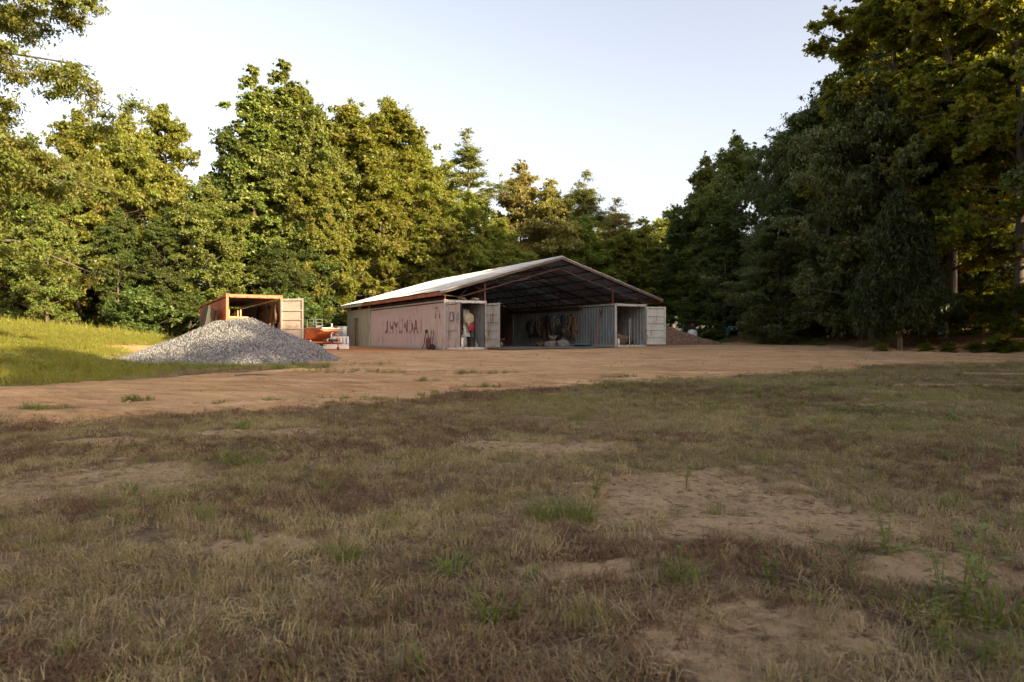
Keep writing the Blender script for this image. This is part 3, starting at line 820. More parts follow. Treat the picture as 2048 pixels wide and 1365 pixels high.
# ------------------------------------------------------------------ piles of gravel
def pile(name, label, cx, cy, R, Hp, stone_mats, nst, ssize, seed, crest=(0, 0), stretch=1.0, base_mat=None):
    t = thing(name, label, 'gravel pile', (cx, cy, gz(cx, cy)))
    z0 = gz(cx, cy)
    n = 70; xs_ = np.linspace(-R*1.25*stretch, R*1.25*stretch, n); ys_ = np.linspace(-R*1.2, R*1.2, n)
    X, Y = np.meshgrid(xs_, ys_)
    def h(x, y):
        xx = x/stretch
        # two dumped heaps that merge
        d1 = np.hypot(xx-crest[0], y-crest[1]); d2 = np.hypot(xx+.7*R*.35, y+.1)
        wob = (fbm((x+cx)*.9, (y+cy)*.9, seed, 3)-.5)*.75
        ang = np.arctan2(y, xx); RR = R*(1+.06*np.sin(3*ang+seed)+.05*np.sin(5*ang))
        c = Hp*np.clip(1-d1/(RR+wob), 0, 1)**1.08
        c = np.minimum(c, Hp*.80+.03*np.sin(x*2)+.05*np.sin(x*.9+y))
        s = c+.16*(fbm((x+cx)*1.6, (y+cy)*1.6, seed+1, 4)-.5)*np.clip(c*4, 0, 1)
        edge = np.clip((R*1.15-np.hypot(xx, y))/(R*.3), 0, 1)
        return s*edge
    Z = h(X, Y); G = ground_z(X+cx, Y+cy)-z0
    co = np.stack([X.ravel(), Y.ravel(), (Z+G-.03+.0*Z).ravel()], -1)
    idx = np.arange(n*n).reshape(n, n)
    f = np.stack([idx[:-1, :-1], idx[:-1, 1:], idx[1:, 1:], idx[1:, :-1]], -1).reshape(-1, 4)
    me = np_mesh('mound', co, f, base_mat, None, True); inst('mound', me, t)
    # stones lying all over it, real pieces joined
    rg = np.random.default_rng(seed)
    sx = rg.uniform(-R*1.12*stretch, R*1.12*stretch, nst); sy = rg.uniform(-R*1.12, R*1.12, nst)
    keep = h(sx, sy) > .02+rg.random(nst)*.03 - (rg.random(nst) < .10)*.05
    keep &= np.hypot(sx/stretch, sy) < R*1.12
    sx, sy = sx[keep], sy[keep]; k = len(sx)
    sz = h(sx, sy)+ground_z(sx+cx, sy+cy)-z0-.015
    octv = np.array([(1,0,-.5),(-.6,.9,-.5),(-.6,-.9,-.5),(0,0,.9)], float)
    octf = np.array([(0,1,3),(1,2,3),(2,0,3),(0,2,1)])
    s = ssize*(.5+rg.random((k, 1, 1))**2*1.1); V = octv[None]*s*(.55+rg.random((k, 4, 3))*.9)
    V += (rg.random((k, 4, 3))-.5)*s*.7
    a = rg.random(k)*6.28; ca_, sa_ = np.cos(a)[:, None], np.sin(a)[:, None]
    Vx = V[..., 0]*ca_-V[..., 1]*sa_; Vy = V[..., 0]*sa_+V[..., 1]*ca_
    V = np.stack([Vx+sx[:, None], Vy+sy[:, None], V[..., 2]+sz[:, None]], -1).reshape(-1, 3)
    F = (octf[None]+(np.arange(k)*4)[:, None, None]).reshape(-1, 3)
    o = inst('stones', np_mesh('stones', V, F, stone_mats), t); tag(o, kind='stuff')
    return t
def stonemat(name, cs):
    m, nd, lk = newmat(name); g = N(nd, 'ShaderNodeNewGeometry')
    r = nd.new('ShaderNodeValToRGB'); e = r.color_ramp.elements
    e[0].color = (*cs[0], 1); e[1].color = (*cs[-1], 1)
    for i, c in enumerate(cs[1:-1]):
        x = e.new((i+1)/(len(cs)-1)); x.color = (*c, 1)
    lk.new(g.outputs['Random Per Island'], r.inputs[0])
    p = N(nd, 'ShaderNodeBsdfPrincipled'); lk.new(r.outputs[0], p.inputs['Base Color']); p.inputs['Roughness'].default_value = .9; p.inputs['Specular IOR Level'].default_value = .2
    o = N(nd, 'ShaderNodeOutputMaterial'); lk.new(p.outputs[0], o.inputs[0]); return m
M['stone'] = stonemat('crushed_grey_stone', [(.075, .078, .083), (.145, .147, .15), (.21, .212, .216), (.32, .32, .32), (.19, .17, .15)])
M['stoneb'] = pmat('gravel_bed', (.10, .10, .105), (.06, .06, .065), 15, None, 0, False, .95, bump=1, bscale=40)
M['stonebr'] = stonemat('brown_pea_gravel', [(.17, .10, .07), (.26, .16, .10), (.34, .22, .15), (.42, .30, .22), (.24, .12, .07)])
M['stonebb'] = pmat('brown_gravel_bed', (.22, .13, .08), (.14, .08, .05), 15, None, 0, False, .95, bump=1, bscale=40)
pile('gravel_pile', 'big pile of grey crushed stone beside the grassy rise', -9.35, 22.0, 3.50, 1.60, M['stone'], 95000, .027, 3, crest=(.25, .3), stretch=1.0, base_mat=M['stoneb'])
pile('gravel_pile', 'low brown gravel mound behind the open off white container door', 10.9, 47.5, 3.6, 1.42, M['stonebr'], 15000, .05, 8, crest=(-.3, 0), stretch=1.15, base_mat=M['stonebb'])

# ------------------------------------------------------------------ around the orange container
OM = Matrix.Translation((-12.8, 30.0, .55)) @ Matrix.Rotation(math.radians(30), 4, 'Z')
def WO(x, y, z=0): return tuple(OM @ Vector((x, y, z)))
OR = math.radians(30)
# drab folded mats leaning on its left side
for i, (y, lean, lab) in enumerate(((1.9, .30, 'drab olive folded mat leaning on the orange container, nearer the opening'), (3.3, .36, 'drab olive folded mat leaning on the orange container, farther from the opening'))):
    t = thing('folded_mat', lab, 'mat', WO(-.75, y, gz(*WO(-.75, y)[:2])-.5), OR, 'folded mats against the orange container')
    for k in range(6):
        m = MB(); xx = -.0+k*.075
        m.cbox((xx, 0, 1.05), (.055, 1.30-.03*k, 2.0-.09*k+rnd.uniform(-.05, .05)), (rnd.uniform(-.05, .05), lean*.6, rnd.uniform(-.03, .03)))
        m.obj('layer', M['olive'], t)
# inside: shelf on the left with lumber, green and red tubs
t = thing('shelf_rack', 'wooden shelf rack inside the orange container by its left post', 'shelf', WO(.12, .25, .15), OR)
for y in (.0, .9, 1.9):
    for x in (.0, .50): MB().box(x, y, 0, x+.06, y+.06, 1.75).obj('upright', M['wood'], t)
for z in (.75, 1.30): MB().box(-.0, -.03, z, .60, 1.98, z+.04).obj('shelf', M['wood'], t)
for i in range(4):
    o = MB().cbox((0, 0, 0), (.75+.05*i, .12, .045)).obj('plank', M['wood']); o.location = WO(.50+.03*i, .22+.13*i, 1.52+.05*(i % 2)); o.rotation_euler = (0, 0, OR+.05*i)
    tag(o, ['yellow lumber offcut nearest the mouth on the shelf in the orange container', 'second yellow lumber offcut on the shelf in the orange container', 'third yellow lumber offcut on the shelf in the orange container', 'yellow lumber offcut deepest on the shelf in the orange container'][i], 'plank', 'lumber offcuts on the shelf')
m = MB().lathe([(.15, 0), (.19, .22), (.20, .23), (.20, .25), (.0, .25)], 14); t = thing('tub', 'green plastic tub on the shelf in the orange container', 'tub', WO(.45, .35, .94+.02), OR)
m.obj('body', M['green'], t); MB().tube([(-.17, 0, .22), (-.1, 0, .33), (.1, 0, .33), (.17, 0, .22)], .008, 5).obj('handle', M['steel'], t)
t = thing('fuel_can', 'red fuel can on the shelf above the green tub', 'fuel can', WO(.50, .52, 1.34), OR)
MB().box(-.12, -.07, 0, .12, .07, .17).box(-.09, -.05, .17, .06, .05, .19).obj('body', M['red'], t); MB().tube([(.08, 0, .16), (.12, 0, .22), (.17, 0, .24)], .018, 6).obj('spout', M['black'], t)
# gear hanging on the right inner wall
hang = [('cloth_brown', 'brown work coat'), ('cloth_tan', 'tan canvas bag'), ('net', 'coil of brown rope'), ('cloth_grey', 'grey tarp'), ('cloth_brown', 'brown leather strap bundle'), ('cloth_tan', 'tan feed sack'), ('cloth_black', 'black coverall')]
def blob_cloth(w, h, d, seed, taper=.6, n=12, rows=9):
    """a hanging, folded piece of cloth with real thickness"""
    r = random.Random(seed); m = MB(); ph = [r.uniform(0, 6) for _ in range(4)]
    prof = []
    for j in range(rows+1):
        f = j/rows; ww = w*(taper+(1-taper)*math.sin(min(1, f*1.5)*math.pi/2))*(1+.12*math.sin(f*7+ph[0]))
        dd = d*(.35+.65*math.sin(math.pi*min(1, f*.8+.1))); ring = []
        for k in range(n):
            a = 2*math.pi*k/n
            rr = 1+.16*math.sin(3*a+ph[1]+f*2)+.12*math.sin(5*a+ph[2])
            ring.append((ww*.5*rr*math.cos(a)+.05*math.sin(f*5+ph[3])*w, dd*.5*rr*math.sin(a), -h*f-(.05*h*math.sin(4*a+ph[0]) if j == rows else 0)))
        prof.append(ring)
    b = 0
    for ring in prof: m.v += ring
    for j in range(rows):
        for k in range(n): m.f.append((j*n+k, j*n+(k+1) % n, (j+1)*n+(k+1) % n, (j+1)*n+k))
    m.f.append(tuple(range(n))); m.f.append(tuple(rows*n+k for k in range(n))[::-1]); m.sm = True
    return m
for i, (mt, nm) in enumerate(hang):
    y = .55+i*.75
    o = blob_cloth(.55, .95+.15*math.sin(i*2), .22, 40+i).obj('hanging_gear', M[mt]); o.location = WO(2.22, y, 2.25-.12*(i % 3)); o.rotation_euler = (0, 0, OR+math.pi/2)
    tag(o, nm+' hanging on the right inner wall of the orange container', 'hanging gear', 'gear hanging in the orange container')
    if i < 4:
        o = blob_cloth(.45, .7, .25, 60+i, .9).obj('hanging_gear', M[['cloth_tan', 'net', 'cloth_brown', 'cloth_grey'][i]]); o.location = WO(2.15, y+.25, 1.35); o.rotation_euler = (0, 0, OR+math.pi/2)
        tag(o, ['tan cloth bundle', 'brown net bundle', 'brown leather bundle', 'grey tarp bundle'][i]+' low on the right wall of the orange container', 'hanging gear', 'gear hanging in the orange container')
t = thing('barrel', 'old wooden slatted barrel at the right of the orange container mouth', 'barrel', WO(1.98, .45, .15), OR)
for k in range(16):
    a = 2*math.pi*k/16
    MB().cbox((.27*math.cos(a), .27*math.sin(a), .36), (.03, .10, .72), (0, 0, a)).obj('stave', M['wood'], t)
for z in (.1, .36, .62): MB().torus(.288, .012, (0, 0, z), 'z', 20, 6).obj('hoop', M['rust'], t)
for k in range(4): MB().tube([(.08*math.cos(k*2), .08*math.sin(k*2), .1), (.16*math.cos(k*2+.4), .16*math.sin(k*2+.4), 1.0+.08*k)], .012, 5).obj('stick', M['wood'], t)
# dark stacked boxes deep inside
for k, (x, y, z, s) in enumerate(((.4, 4.5, .15, .6), (1.2, 5.2, .15, .7), (.5, 4.6, .75, .5), (1.3, 5.3, .85, .45))):
    t = thing('crate', ['dark crate low on the left deep in the orange container', 'dark crate low on the right deep in the orange container', 'dark crate on top of the left crate in the orange container', 'dark crate on top of the right crate in the orange container'][k], 'crate', WO(x, y, z), OR, 'crates inside the orange container')
    MB().box(0, 0, 0, s, s*.8, s*.9).obj('body', M['cloth_brown'], t); MB().box(-.02, -.02, s*.9, s+.02, s*.8+.02, s*.94).obj('lid', M['wood'], t)

# ------------------------------------------------------------------ flat bottomed boat on its trailer
hx, hy = math.cos(math.radians(-42)), math.sin(math.radians(-42))
bz = gz(-9.5, 34.6)
boat = thing('flat_bottom_boat', 'orange flat bottomed boat with a raked bow on the trailer', 'boat', (-9.25, 34.2, bz+.52), math.radians(-42))
# local x forward (bow at x=0, stern at -4.2); sections: (x, half top, half bottom, z bottom, z top)
secs = [(.0, .52, .44, .44, .58), (-.35, .58, .48, .28, .58), (-.9, .66, .52, .09, .585), (-1.5, .70, .55, .0, .58), (-3.0, .72, .57, 0, .56), (-4.2, .72, .57, .0, .56)]
def hull(secs, inset=0, zt=0):
    m = MB()
    for x, a, b, z0, z1 in secs:
        m.v += [(x, -a+inset, z1+zt), (x, -(a+b)/2+inset-.0, (z0+z1)/2), (x, -b+inset, z0+inset), (x, b-inset, z0+inset), (x, (a+b)/2-inset, (z0+z1)/2), (x, a-inset, z1+zt)]
    n = len(secs)
    for i in range(n-1):
        for k in range(5): m.f.append((i*6+k, i*6+k+1, (i+1)*6+k+1, (i+1)*6+k))
    m.f.append((0, 1, 2, 3, 4, 5)); m.f.append(tuple((n-1)*6+k for k in range(6))[::-1])
    return m
hull(secs).obj('hull', M['boat'], boat)
hull([(x-.03 if i == 0 else x+(.03 if i == len(secs)-1 else 0), a, b, z0, z1) for i, (x, a, b, z0, z1) in enumerate(secs)], .025, .0).obj('inner_shell', M['greybox'], boat)
for s in (-1, 1):
    MB().tube([(x, s*a, z1+.015) for x, a, b, z0, z1 in secs], .022, 6).obj('gunwale', M['white' if s == 1 else 'boat'], boat)
    MB().tube([(x, s*((a+b)/2+.006), (z0+z1)/2) for x, a, b, z0, z1 in secs], .012, 5).obj('side_rib', M['boat'], boat)
MB().tube([(.012, -.52, .595), (.012, .52, .595)], .024, 6).obj('bow_rail', M['white'], boat)
MB().box(-.75, -.60, .50, -.02, .60, .53).obj('bow_deck', M['greybox'], boat)
for x in (-1.9, -3.1): MB().box(x-.16, -.66, .40, x+.16, .66, .44).obj('bench', M['greybox'], boat)
for k in range(4): MB().box(-1.3+k*.10, -.705, .38, -1.24+k*.10, -.69, .48).obj('registration_mark', M['mark'], boat)
mo = MB().cbox((-4.32, 0, .75), (.26, .30, .42)); mo.cbox((-4.3, 0, .3), (.10, .10, .75)); mo.obj('motor', M['black'], boat)
t = thing('trolling_motor', 'small black trolling motor lying on the boat bow', 'motor', (-9.35, 34.32, bz+1.13), math.radians(10))
MB().tube([(-.55, 0, .02), (.25, 0, .04)], .022, 8).obj('shaft', M['black'], t); MB().lathe([(.0, -.12), (.05, -.10), (.06, 0), (.05, .12), (0, .14)], 10, (.28, 0, .06), 'x').obj('head', M['black'], t); MB().cbox((.12, 0, .14), (.06, .06, .16)).obj('mount', M['white'], t)
t = thing('cage_crate', 'grey wire mesh crate standing in the boat', 'crate', (-10.35, 35.15, bz+.97), math.radians(-30))
for sx in (-.32, .32):
    for sy in (-.22, .22): MB().tube([(sx, sy, 0), (sx, sy, .62)], .014, 5).obj('upright', M['steel'], t)
for z in (.30, .45, .62):
    MB().tube([(-.32, -.22, z), (.32, -.22, z), (.32, .22, z), (-.32, .22, z), (-.32, -.22, z)], .012, 5).obj('rail', M['steel'], t)
MB().box(-.30, -.21, 0, .30, -.20, .30).box(-.30, .20, 0, .30, .21, .30).box(-.31, -.2, 0, -.30, .2, .30).box(.30, -.2, 0, .31, .2, .30).obj('side_panel', M['cloth_grey'], t)
t = thing('boat_trailer', 'orange rusty boat trailer with winch post and jack wheel', 'trailer', (-9.25, 34.2, bz), math.radians(-42))
for s in (-1, 1):
    MB().tube([(-3.9, s*.5, .42), (-1.4, s*.5, .40), (.15, 0, .36)], .038, 4).obj('frame_rail', M['boat'], t)
    w = MB().torus(.20, .085, (-2.35, s*.82, .285), 'y', 20, 8).obj('wheel', M['rubber'], t)
    MB().lathe([(.0, -.04), (.15, -.03), (.15, .03), (0, .04)], 14, (-2.35, s*.82, .285), 'y').obj('rim', M['steel'], w)
    MB().box(-3.6, s*.42-.04, .44, -1.2, s*.42+.04, .52).obj('bunk', M['wood'], t)
for x in (-1.4, -2.35, -3.6): MB().box(x-.03, -.72, .36, x+.03, .72, .42).obj('cross_member', M['boat'], t)
MB().tube([(-.3, 0, .36), (.95, 0, .34)], .045, 4).obj('tongue', M['boat'], t)
MB().cbox((1.0, 0, .36), (.16, .08, .08)).obj('coupler', M['steel'], t)
wp = MB().tube([(.10, 0, .36), (.05, 0, .90)], .038, 4).obj('winch_post', M['cream_door'], t)
MB().lathe([(.0, -.07), (.07, -.06), (.035, -.05), (.035, .05), (.07, .06), (0, .07)], 10, (.10, 0, .86), 'y').obj('winch_drum', M['markblue'], wp)
MB().tube([(.1, .08, .86), (.1, .12, .86), (.22, .13, .80)], .012, 5).obj('crank', M['steel'], wp)
jk = MB().tube([(.50, .10, .10), (.50, .10, .78)], .03, 7).obj('jack', M['boat'], t)
MB().torus(.06, .028, (.50, .10, .09), 'y', 14, 6).obj('jack_wheel', M['rubber'], jk)
MB().tube([(.50, .10, .78), (.50, .0, .79), (.50, -.02, .86)], .012, 5).obj('jack_crank', M['steel'], jk)
t = thing('spare_tyre', 'spare tyre lying on the trailer tongue under the bow', 'tyre', (-9.05, 34.0, bz+.50), 0)
MB().torus(.20, .075, (0, 0, 0), 'z', 20, 8).obj('tyre', M['rubber'], t); MB().lathe([(0, -.03), (.14, -.02), (.14, .02), (0, .03)], 14).obj('rim', M['rust'], t)
# white slatted panels and grey cabinet behind the trailer
t = thing('picket_barrier', 'white slatted panel standing low behind the boat trailer', 'barrier', (-11.4, 36.4, gz(-10.6, 36.4)), math.radians(4))
MB().box(0, 0, 0, 2.5, .06, .26).box(0, 0, .62, 2.5, .06, .68).obj('rail', M['white'], t)
sm = MB().box(0, .01, .30, .10, .05, .62).mesh('slat', M['white'])
for k in range(14): inst('slat', sm, t, (.05+k*.18, 0, 0), scale=(rnd.uniform(.8, 1.3), 1, 1))
cx_, cy_ = -9.85, 37.6
t = thing('cabinet', 'dark grey metal cabinet behind the boat bow', 'cabinet', (cx_-.35, cy_, gz(cx_, cy_)), math.radians(-8))
MB().box(0, 0, .05, .75, .55, 1.22).obj('body', M['greybox'], t); MB().box(-.02, -.02, 1.22, .77, .57, 1.26).obj('top', M['greybox'], t)
for k in range(2): 
    d = MB().box(.02+k*.365, -.02, .08, .375+k*.365, -.002, 1.2).obj('door', M['greybox'], t); MB().box(.30+k*.12, -.035, .62, .32+k*.12, -.021, .76).obj('handle', M['steel'], d)
t = thing('box_trailer', 'white low box trailer mostly hidden behind the orange container door', 'trailer', (-12.6, 37.5, gz(-11.5, 37.5)), math.radians(5))
MB().box(0, 0, .35, 1.9, 1.2, 1.15).obj('body', M['greywhite'], t)
for x in (.5, 1.4): MB().torus(.17, .07, (x, -.02, .25), 'y', 16, 7).obj('wheel', M['rubber'], t)

# ------------------------------------------------------------------ rusty pump beside the pink container
px_, py_ = W(-.28, 1.25)[:2]
t = thing('hand_truck', 'rusty black and red hand truck with a hose leaning on the pink container', 'hand truck', (px_, py_, gz(px_, py_)), RZ-math.pi/2)
for s in (-.17, .17):
    MB().tube([(s, .02, .12), (s, .16, .85), (s*.8, .14, 1.05)], .018, 6).obj('upright', M['redrust'], t)
    w = MB().torus(.11, .04, (s*1.45, .06, .15), 'x', 16, 7).obj('wheel', M['rubber'], t); MB().lathe([(0, -.02), (.07, -.015), (.07, .015), (0, .02)], 10, (s*1.45, .06, .15), 'x').obj('rim', M['rust'], w)
for z in (.3, .6, .9): MB().tube([(-.17, .06+z*.1, z), (.17, .06+z*.1, z)], .014, 5).obj('cross_bar', M['redrust'], t)
MB().cbox((0, -.12, .08), (.40, .28, .02)).obj('toe_plate', M['rust'], t)
MB().lathe([(.0, .1), (.13, .11), (.14, .2), (.14, .50), (.08, .62), (.03, .66), (.03, .72), (0, .72)], 14, (0, -.08, 0)).obj('tank', M['redrust'], t)
MB().tube([(0, -.08, .70), (.10, -.14, .86), (.02, -.16, 1.06), (-.14, -.14, .98), (-.26, -.16, .66), (-.28, -.2, .30), (-.38, -.26, .03)], .022, 7).obj('hose', M['black'], t)
MB().torus(.09, .02, (0, -.2, .95), 'y', 14, 6).obj('hose_loop', M['black'], t)

# ------------------------------------------------------------------ inside the pink container
def bucket(name, label, cat, loc, r, h, mat, rz=0, group=None, lid=False):
    t = thing(name, label, cat, loc, rz, group)
    b = MB().lathe([(.0, 0), (r*.85, 0), (r*.93, h*.6), (r, h), (r*1.05, h), (r*1.05, h*1.03), (r*.95, h*1.03), (r*.80, .03), (0, .03)], 18); b.sm = False; b.obj('body', M[mat], t)
    if lid: MB().lathe([(.0, h*1.03), (r*1.07, h*1.03), (r*1.07, h*1.07), (0, h*1.07)], 18).obj('lid', M[mat], t)
    MB().tube([(-r, 0, h*.9), (-r*1.0, -.06, h*.55), (0, -r*1.02, h*.42), (r, -.06, h*.55), (r, 0, h*.9)], .006, 5).obj('bail', M['steel'], t)
    return t
fz = .15
bucket('bucket', 'black rubber bucket standing before the white board in the pink container', 'bucket', W(1.72, .35, fz), .24, .52, 'black')
bucket('bucket', 'white lidded bucket at the right of the pair inside the pink container', 'bucket', W(1.17, .50, fz), .17, .46, 'white', lid=True, group='white buckets in the pink container')
bucket('bucket', 'white lidded bucket at the far left of the pink container opening', 'bucket', W(.83, .55, fz), .17, .44, 'white', lid=True, group='white buckets in the pink container')
bucket('bucket', 'pale green lidded bucket on the upper dark shelf in the pink container', 'bucket', W(.98, 1.6, 1.38), .20, .32, 'wicker', lid=True)
bucket('bucket', 'small white bucket on the lower dark shelf in the pink container', 'bucket', W(.62, 1.4, .92), .13, .32, 'white')
def bag(name, label, cat, loc, w, h, d, mat, seed, rz=0, group=None):
    m = MB(); r = random.Random(seed); n = 14; rows = 9; ph = r.uniform(0, 6)
    for j in range(rows+1):
        f = j/rows; s = (1-(2*f-.75)**4*.35)*(1 if f < .8 else 1-(f-.8)*3.4)
        for k in range(n):
            a = 2*math.pi*k/n; rr = s*(1+.08*math.sin(3*a+ph+f*5)+.06*math.sin(7*a+f*9))
            m.v.append((w/2*rr*math.cos(a)+.05*w*math.sin(f*4+ph), d/2*rr*math.sin(a), h*f))
    for j in range(rows):
        for k in range(n): m.f.append((j*n+k, j*n+(k+1) % n, (j+1)*n+(k+1) % n, (j+1)*n+k))
    m.f.append(tuple(range(n))[::-1]); m.f.append(tuple(rows*n+k for k in range(n)))
    t = thing(name, label, cat, loc, rz, group); m.sm = True
    m.obj('sack', M[mat], t); MB().tube([(-.05, 0, h*.97), (-.07, 0, h*1.08), (.03, 0, h*1.12)], .035, 6).obj('tied_end', M[mat], t)
    return t
bag('feed_bag', 'white feed bag between the white and black buckets', 'bag', W(1.42, .62, fz), .42, .72, .34, 'cloth_white', 3)
bag('feed_bag', 'small grey white bag right of the black bucket', 'bag', W(2.0, .45, fz), .26, .26, .24, 'cloth_white', 4)
# leaning white board with woven disc and red cloth
t = thing('leaning_board', 'tall split white board leaning inside the pink container', 'board', W(1.78, .95, fz), RZ, rot=(math.radians(-3), 0, RZ))
MB().box(-.20, 0, 0, .0, .03, 2.02).obj('plank', M['whitedoor'], t); MB().box(.012, .005, .02, .17, .035, 1.98).obj('plank', M['whitedoor'], t)
t = thing('woven_disc', 'round cream woven disc hanging on the white board', 'woven disc', W(1.80, .80, 1.68), RZ, rot=(0, 0, RZ))
MB().lathe([(.0, -.02), (.27, -.015), (.28, .02), (0, .03)], 26, (0, 0, 0), 'y').obj('disc', M['wicker'], t)
for r in (.08, .15, .22, .275): MB().torus(r, .013, (0, -.022, 0), 'y', 24, 5).obj('woven_ring', M['wicker'], t)
for k in range(5): MB().tube([(-.05+k*.025, 0, -.25), (-.07+k*.035, -.01, -.34), (-.05+k*.03, 0, -.45)], .012, 4).obj('fringe', M['wicker'], t)
o = blob_cloth(.30, .42, .12, 77, .45).obj('hanging_cloth', M['red']); o.location = W(1.98, .74, 1.42); o.rotation_euler = (0, .3, RZ)
tag(o, 'red cloth hanging beneath the woven disc', 'cloth')
# shelf unit left of the board
t = thing('shelf_unit', 'light metal shelf unit left of the white board in the pink container', 'shelf', W(1.12, 1.15, fz), RZ)
for x in (0, .50):
    for y in (0, .35): MB().box(x, y, 0, x+.03, y+.03, 1.98).obj('upright', M['whitedoor'], t)
for z in (.35, .80, 1.15, 1.50, 1.95): MB().box(0, 0, z, .53, .38, z+.025).obj('shelf', M['wood'], t)
t = thing('work_bench', 'dark wooden bench with shelves at the left inside the pink container', 'bench', W(.28, 1.15, fz), RZ)
for x in (0, .74):
    for y in (0, .6): MB().box(x, y, 0, x+.06, y+.06, 1.2).obj('leg', M['wood'], t)
for z in (.35, .74, 1.19): MB().box(0, 0, z, .80, .66, z+.035).obj('shelf', M['wood'], t)
for k, (x, z, s, c, l) in enumerate(((.35, .53, .22, 'cloth_brown', 'brown box on the bottom shelf of the dark bench'), (.75, .53, .25, 'wood', 'wooden box on the bottom shelf of the dark bench'), (1.25, .98, .20, 'cloth_brown', 'brown box on the metal shelf unit'), (1.30, 1.33, .16, 'cloth_tan', 'tan box high on the metal shelf unit'))):
    t = thing('box', l, 'box', W(x, 1.30, z), RZ); MB().box(0, 0, 0, s, s*.8, s*.8).obj('body', M[c], t); MB().box(-.008, -.008, s*.8, s+.008, s*.8+.008, s*.86).obj('lid', M[c], t)
t = thing('shovel', 'long handled shovel leaning at the right wall inside the pink container', 'shovel', W(1.95, .30, fz), RZ)
MB().tube([(0, 0, .15), (.16, .35, 1.35)], .018, 6).obj('handle', M['black'], t); MB().lathe([(0, 0), (.09, .02), (.10, .15), (.05, .28), (0, .3)], 10, (-.02, 0, -.05), 'z', (1, .25)).obj('blade', M['steel'], t)
t = thing('pry_bar', 'dark board standing against the right inner wall of the pink container', 'board', W(2.2, 1.2, fz), RZ); MB().box(-.09, 0, 0, .10, .04, 1.35).obj('board', M['greybox'], t); MB().box(-.10, -.01, 1.35, .11, .05, 1.38).obj('end_cap', M['black'], t)
for k, x in enumerate((1.15, 1.9)):
    o = blob_cloth(.42, .12, .5, 90+k, .8).obj('roof_bundle', M['cloth_white']); o.location = W(x, .35, 2.74); o.rotation_euler = (0, 0, RZ)
    tag(o, ['white bundle lying on the pink container roof near its middle', 'white bundle lying on the pink container roof near the right post'][k], 'bundle')

# ------------------------------------------------------------------ in the open bay
t = thing('rake', 'long rake with a red tip leaning in the dark bay', 'rake', W(3.2, 1.3, .05), RZ)
MB().tube([(0, 0, 0), (.42, .25, 1.35)], .016, 6).obj('handle', M['steel'], t); MB().tube([(.42, .25, 1.35), (.46, .27, 1.48)], .03, 6).obj('tip', M['red'], t)
t = thing('wheeled_cart', 'low cart with pale crate frames stacked on it in the dark bay', 'cart', W(4.9, 4.6, .05), RZ)
MB().box(-1.0, -.4, .45, 1.0, .5, .53).obj('deck', M['redrust'], t)
for s in (-.75, .75):
    for y in (-.4, .5):
        w = MB().torus(.15, .06, (s, y, .21), 'y', 16, 7).obj('wheel', M['rubber'], t); MB().lathe([(0, -.03), (.1, -.02), (.1, .02), (0, .03)], 10, (s, y, .21), 'y').obj('rim', M['steel'], w)
MB().tube([(-1.0, 0, .5), (-1.5, 0, .9)], .02, 5).obj('pull_handle', M['rust'], t)
for i, (x, z, l) in enumerate(((-.62, .60, 'pale wooden crate on the left of the cart'), (.32, .60, 'pale wooden crate on the right of the cart'))):
    wx = W(4.9+x, 4.5, z+.0); t = thing('slatted_crate', l, 'crate', wx, RZ, 'crates on the cart')
    for z2 in (.0, .18, .42, .60): MB().box(-.36, -.3, z2, .36, -.27, z2+.07).obj('slat', M['wicker'], t); MB().box(-.36, .27, z2, .36, .30, z2+.07).obj('slat', M['wicker'], t)
    for sx in (-.36, .32):
        for sy in (-.27, .24): MB().box(sx, sy, .0, sx+.04, sy+.03, .67).obj('corner_post', M['wicker'], t)
bag('feed_bag', 'dirty white bag lying under the cart in the dark bay', 'bag', W(4.7, 3.9, .05), 1.0, .32, .5, 'cloth_white', 8)
t = thing('oil_drum', 'dark steel drum at the back of the bay', 'drum', W(6.6, 9, .05), RZ); MB().lathe([(0, 0), (.29, 0), (.29, .28), (.3, .3), (.29, .32), (.29, .58), (.3, .6), (.29, .62), (.29, .88), (0, .88)], 18).obj('body', M['rust'], t); MB().torus(.288, .012, (0, 0, .88), 'z', 18, 5).obj('rim', M['rust'], t)
# tack and gear hanging along the inner side of the blue grey container
gear = []
gspec = [
 ('cloth_black', 'black jacket'), ('cloth_grey', 'grey waders'), ('cloth_white', 'dirty white harness strap'), ('cloth_black', 'black harness'), ('net', 'brown rope coil'),
 ('cloth_brown', 'brown leather saddle'), ('cloth_tan', 'tan saddle pad'), ('blue', 'navy cap and vest'), ('cloth_black', 'black rain coat'), ('cloth_brown', 'brown bridle bundle'),
 ('ltblue', 'light blue rag'), ('cloth_tan', 'tan work gloves bundle'), ('cloth_grey', 'grey pack'), ('blue', 'navy blue cap'), ('net', 'brown decoy bag'), ('cloth_black', 'black decoy bag'), ('cloth_brown', 'brown strap bundle'), ('cloth_tan', 'tan buckle strap')]
for i, (mt, nm) in enumerate(gspec):
    u_ = i/(len(gspec)-1); y = 9.2-5.6*u_
    z = 2.02+.10*math.sin(i*2.1)-.25*(u_ < .25)
    h = .65+.45*abs(math.sin(i*1.7)); w = .62+.20*math.sin(i*1.3)
    o = blob_cloth(w, h, .24, 100+i, .55).obj('hanging_gear', M[mt]); o.location = W(10.66, y, z+.05); o.rotation_euler = (0, 0, RZ+math.pi/2)
    tag(o, nm+[' hanging high on the inner side of the blue grey container', ' hanging from the shelf beam in the bay'][i % 2], 'hanging gear', 'gear hanging in the bay')
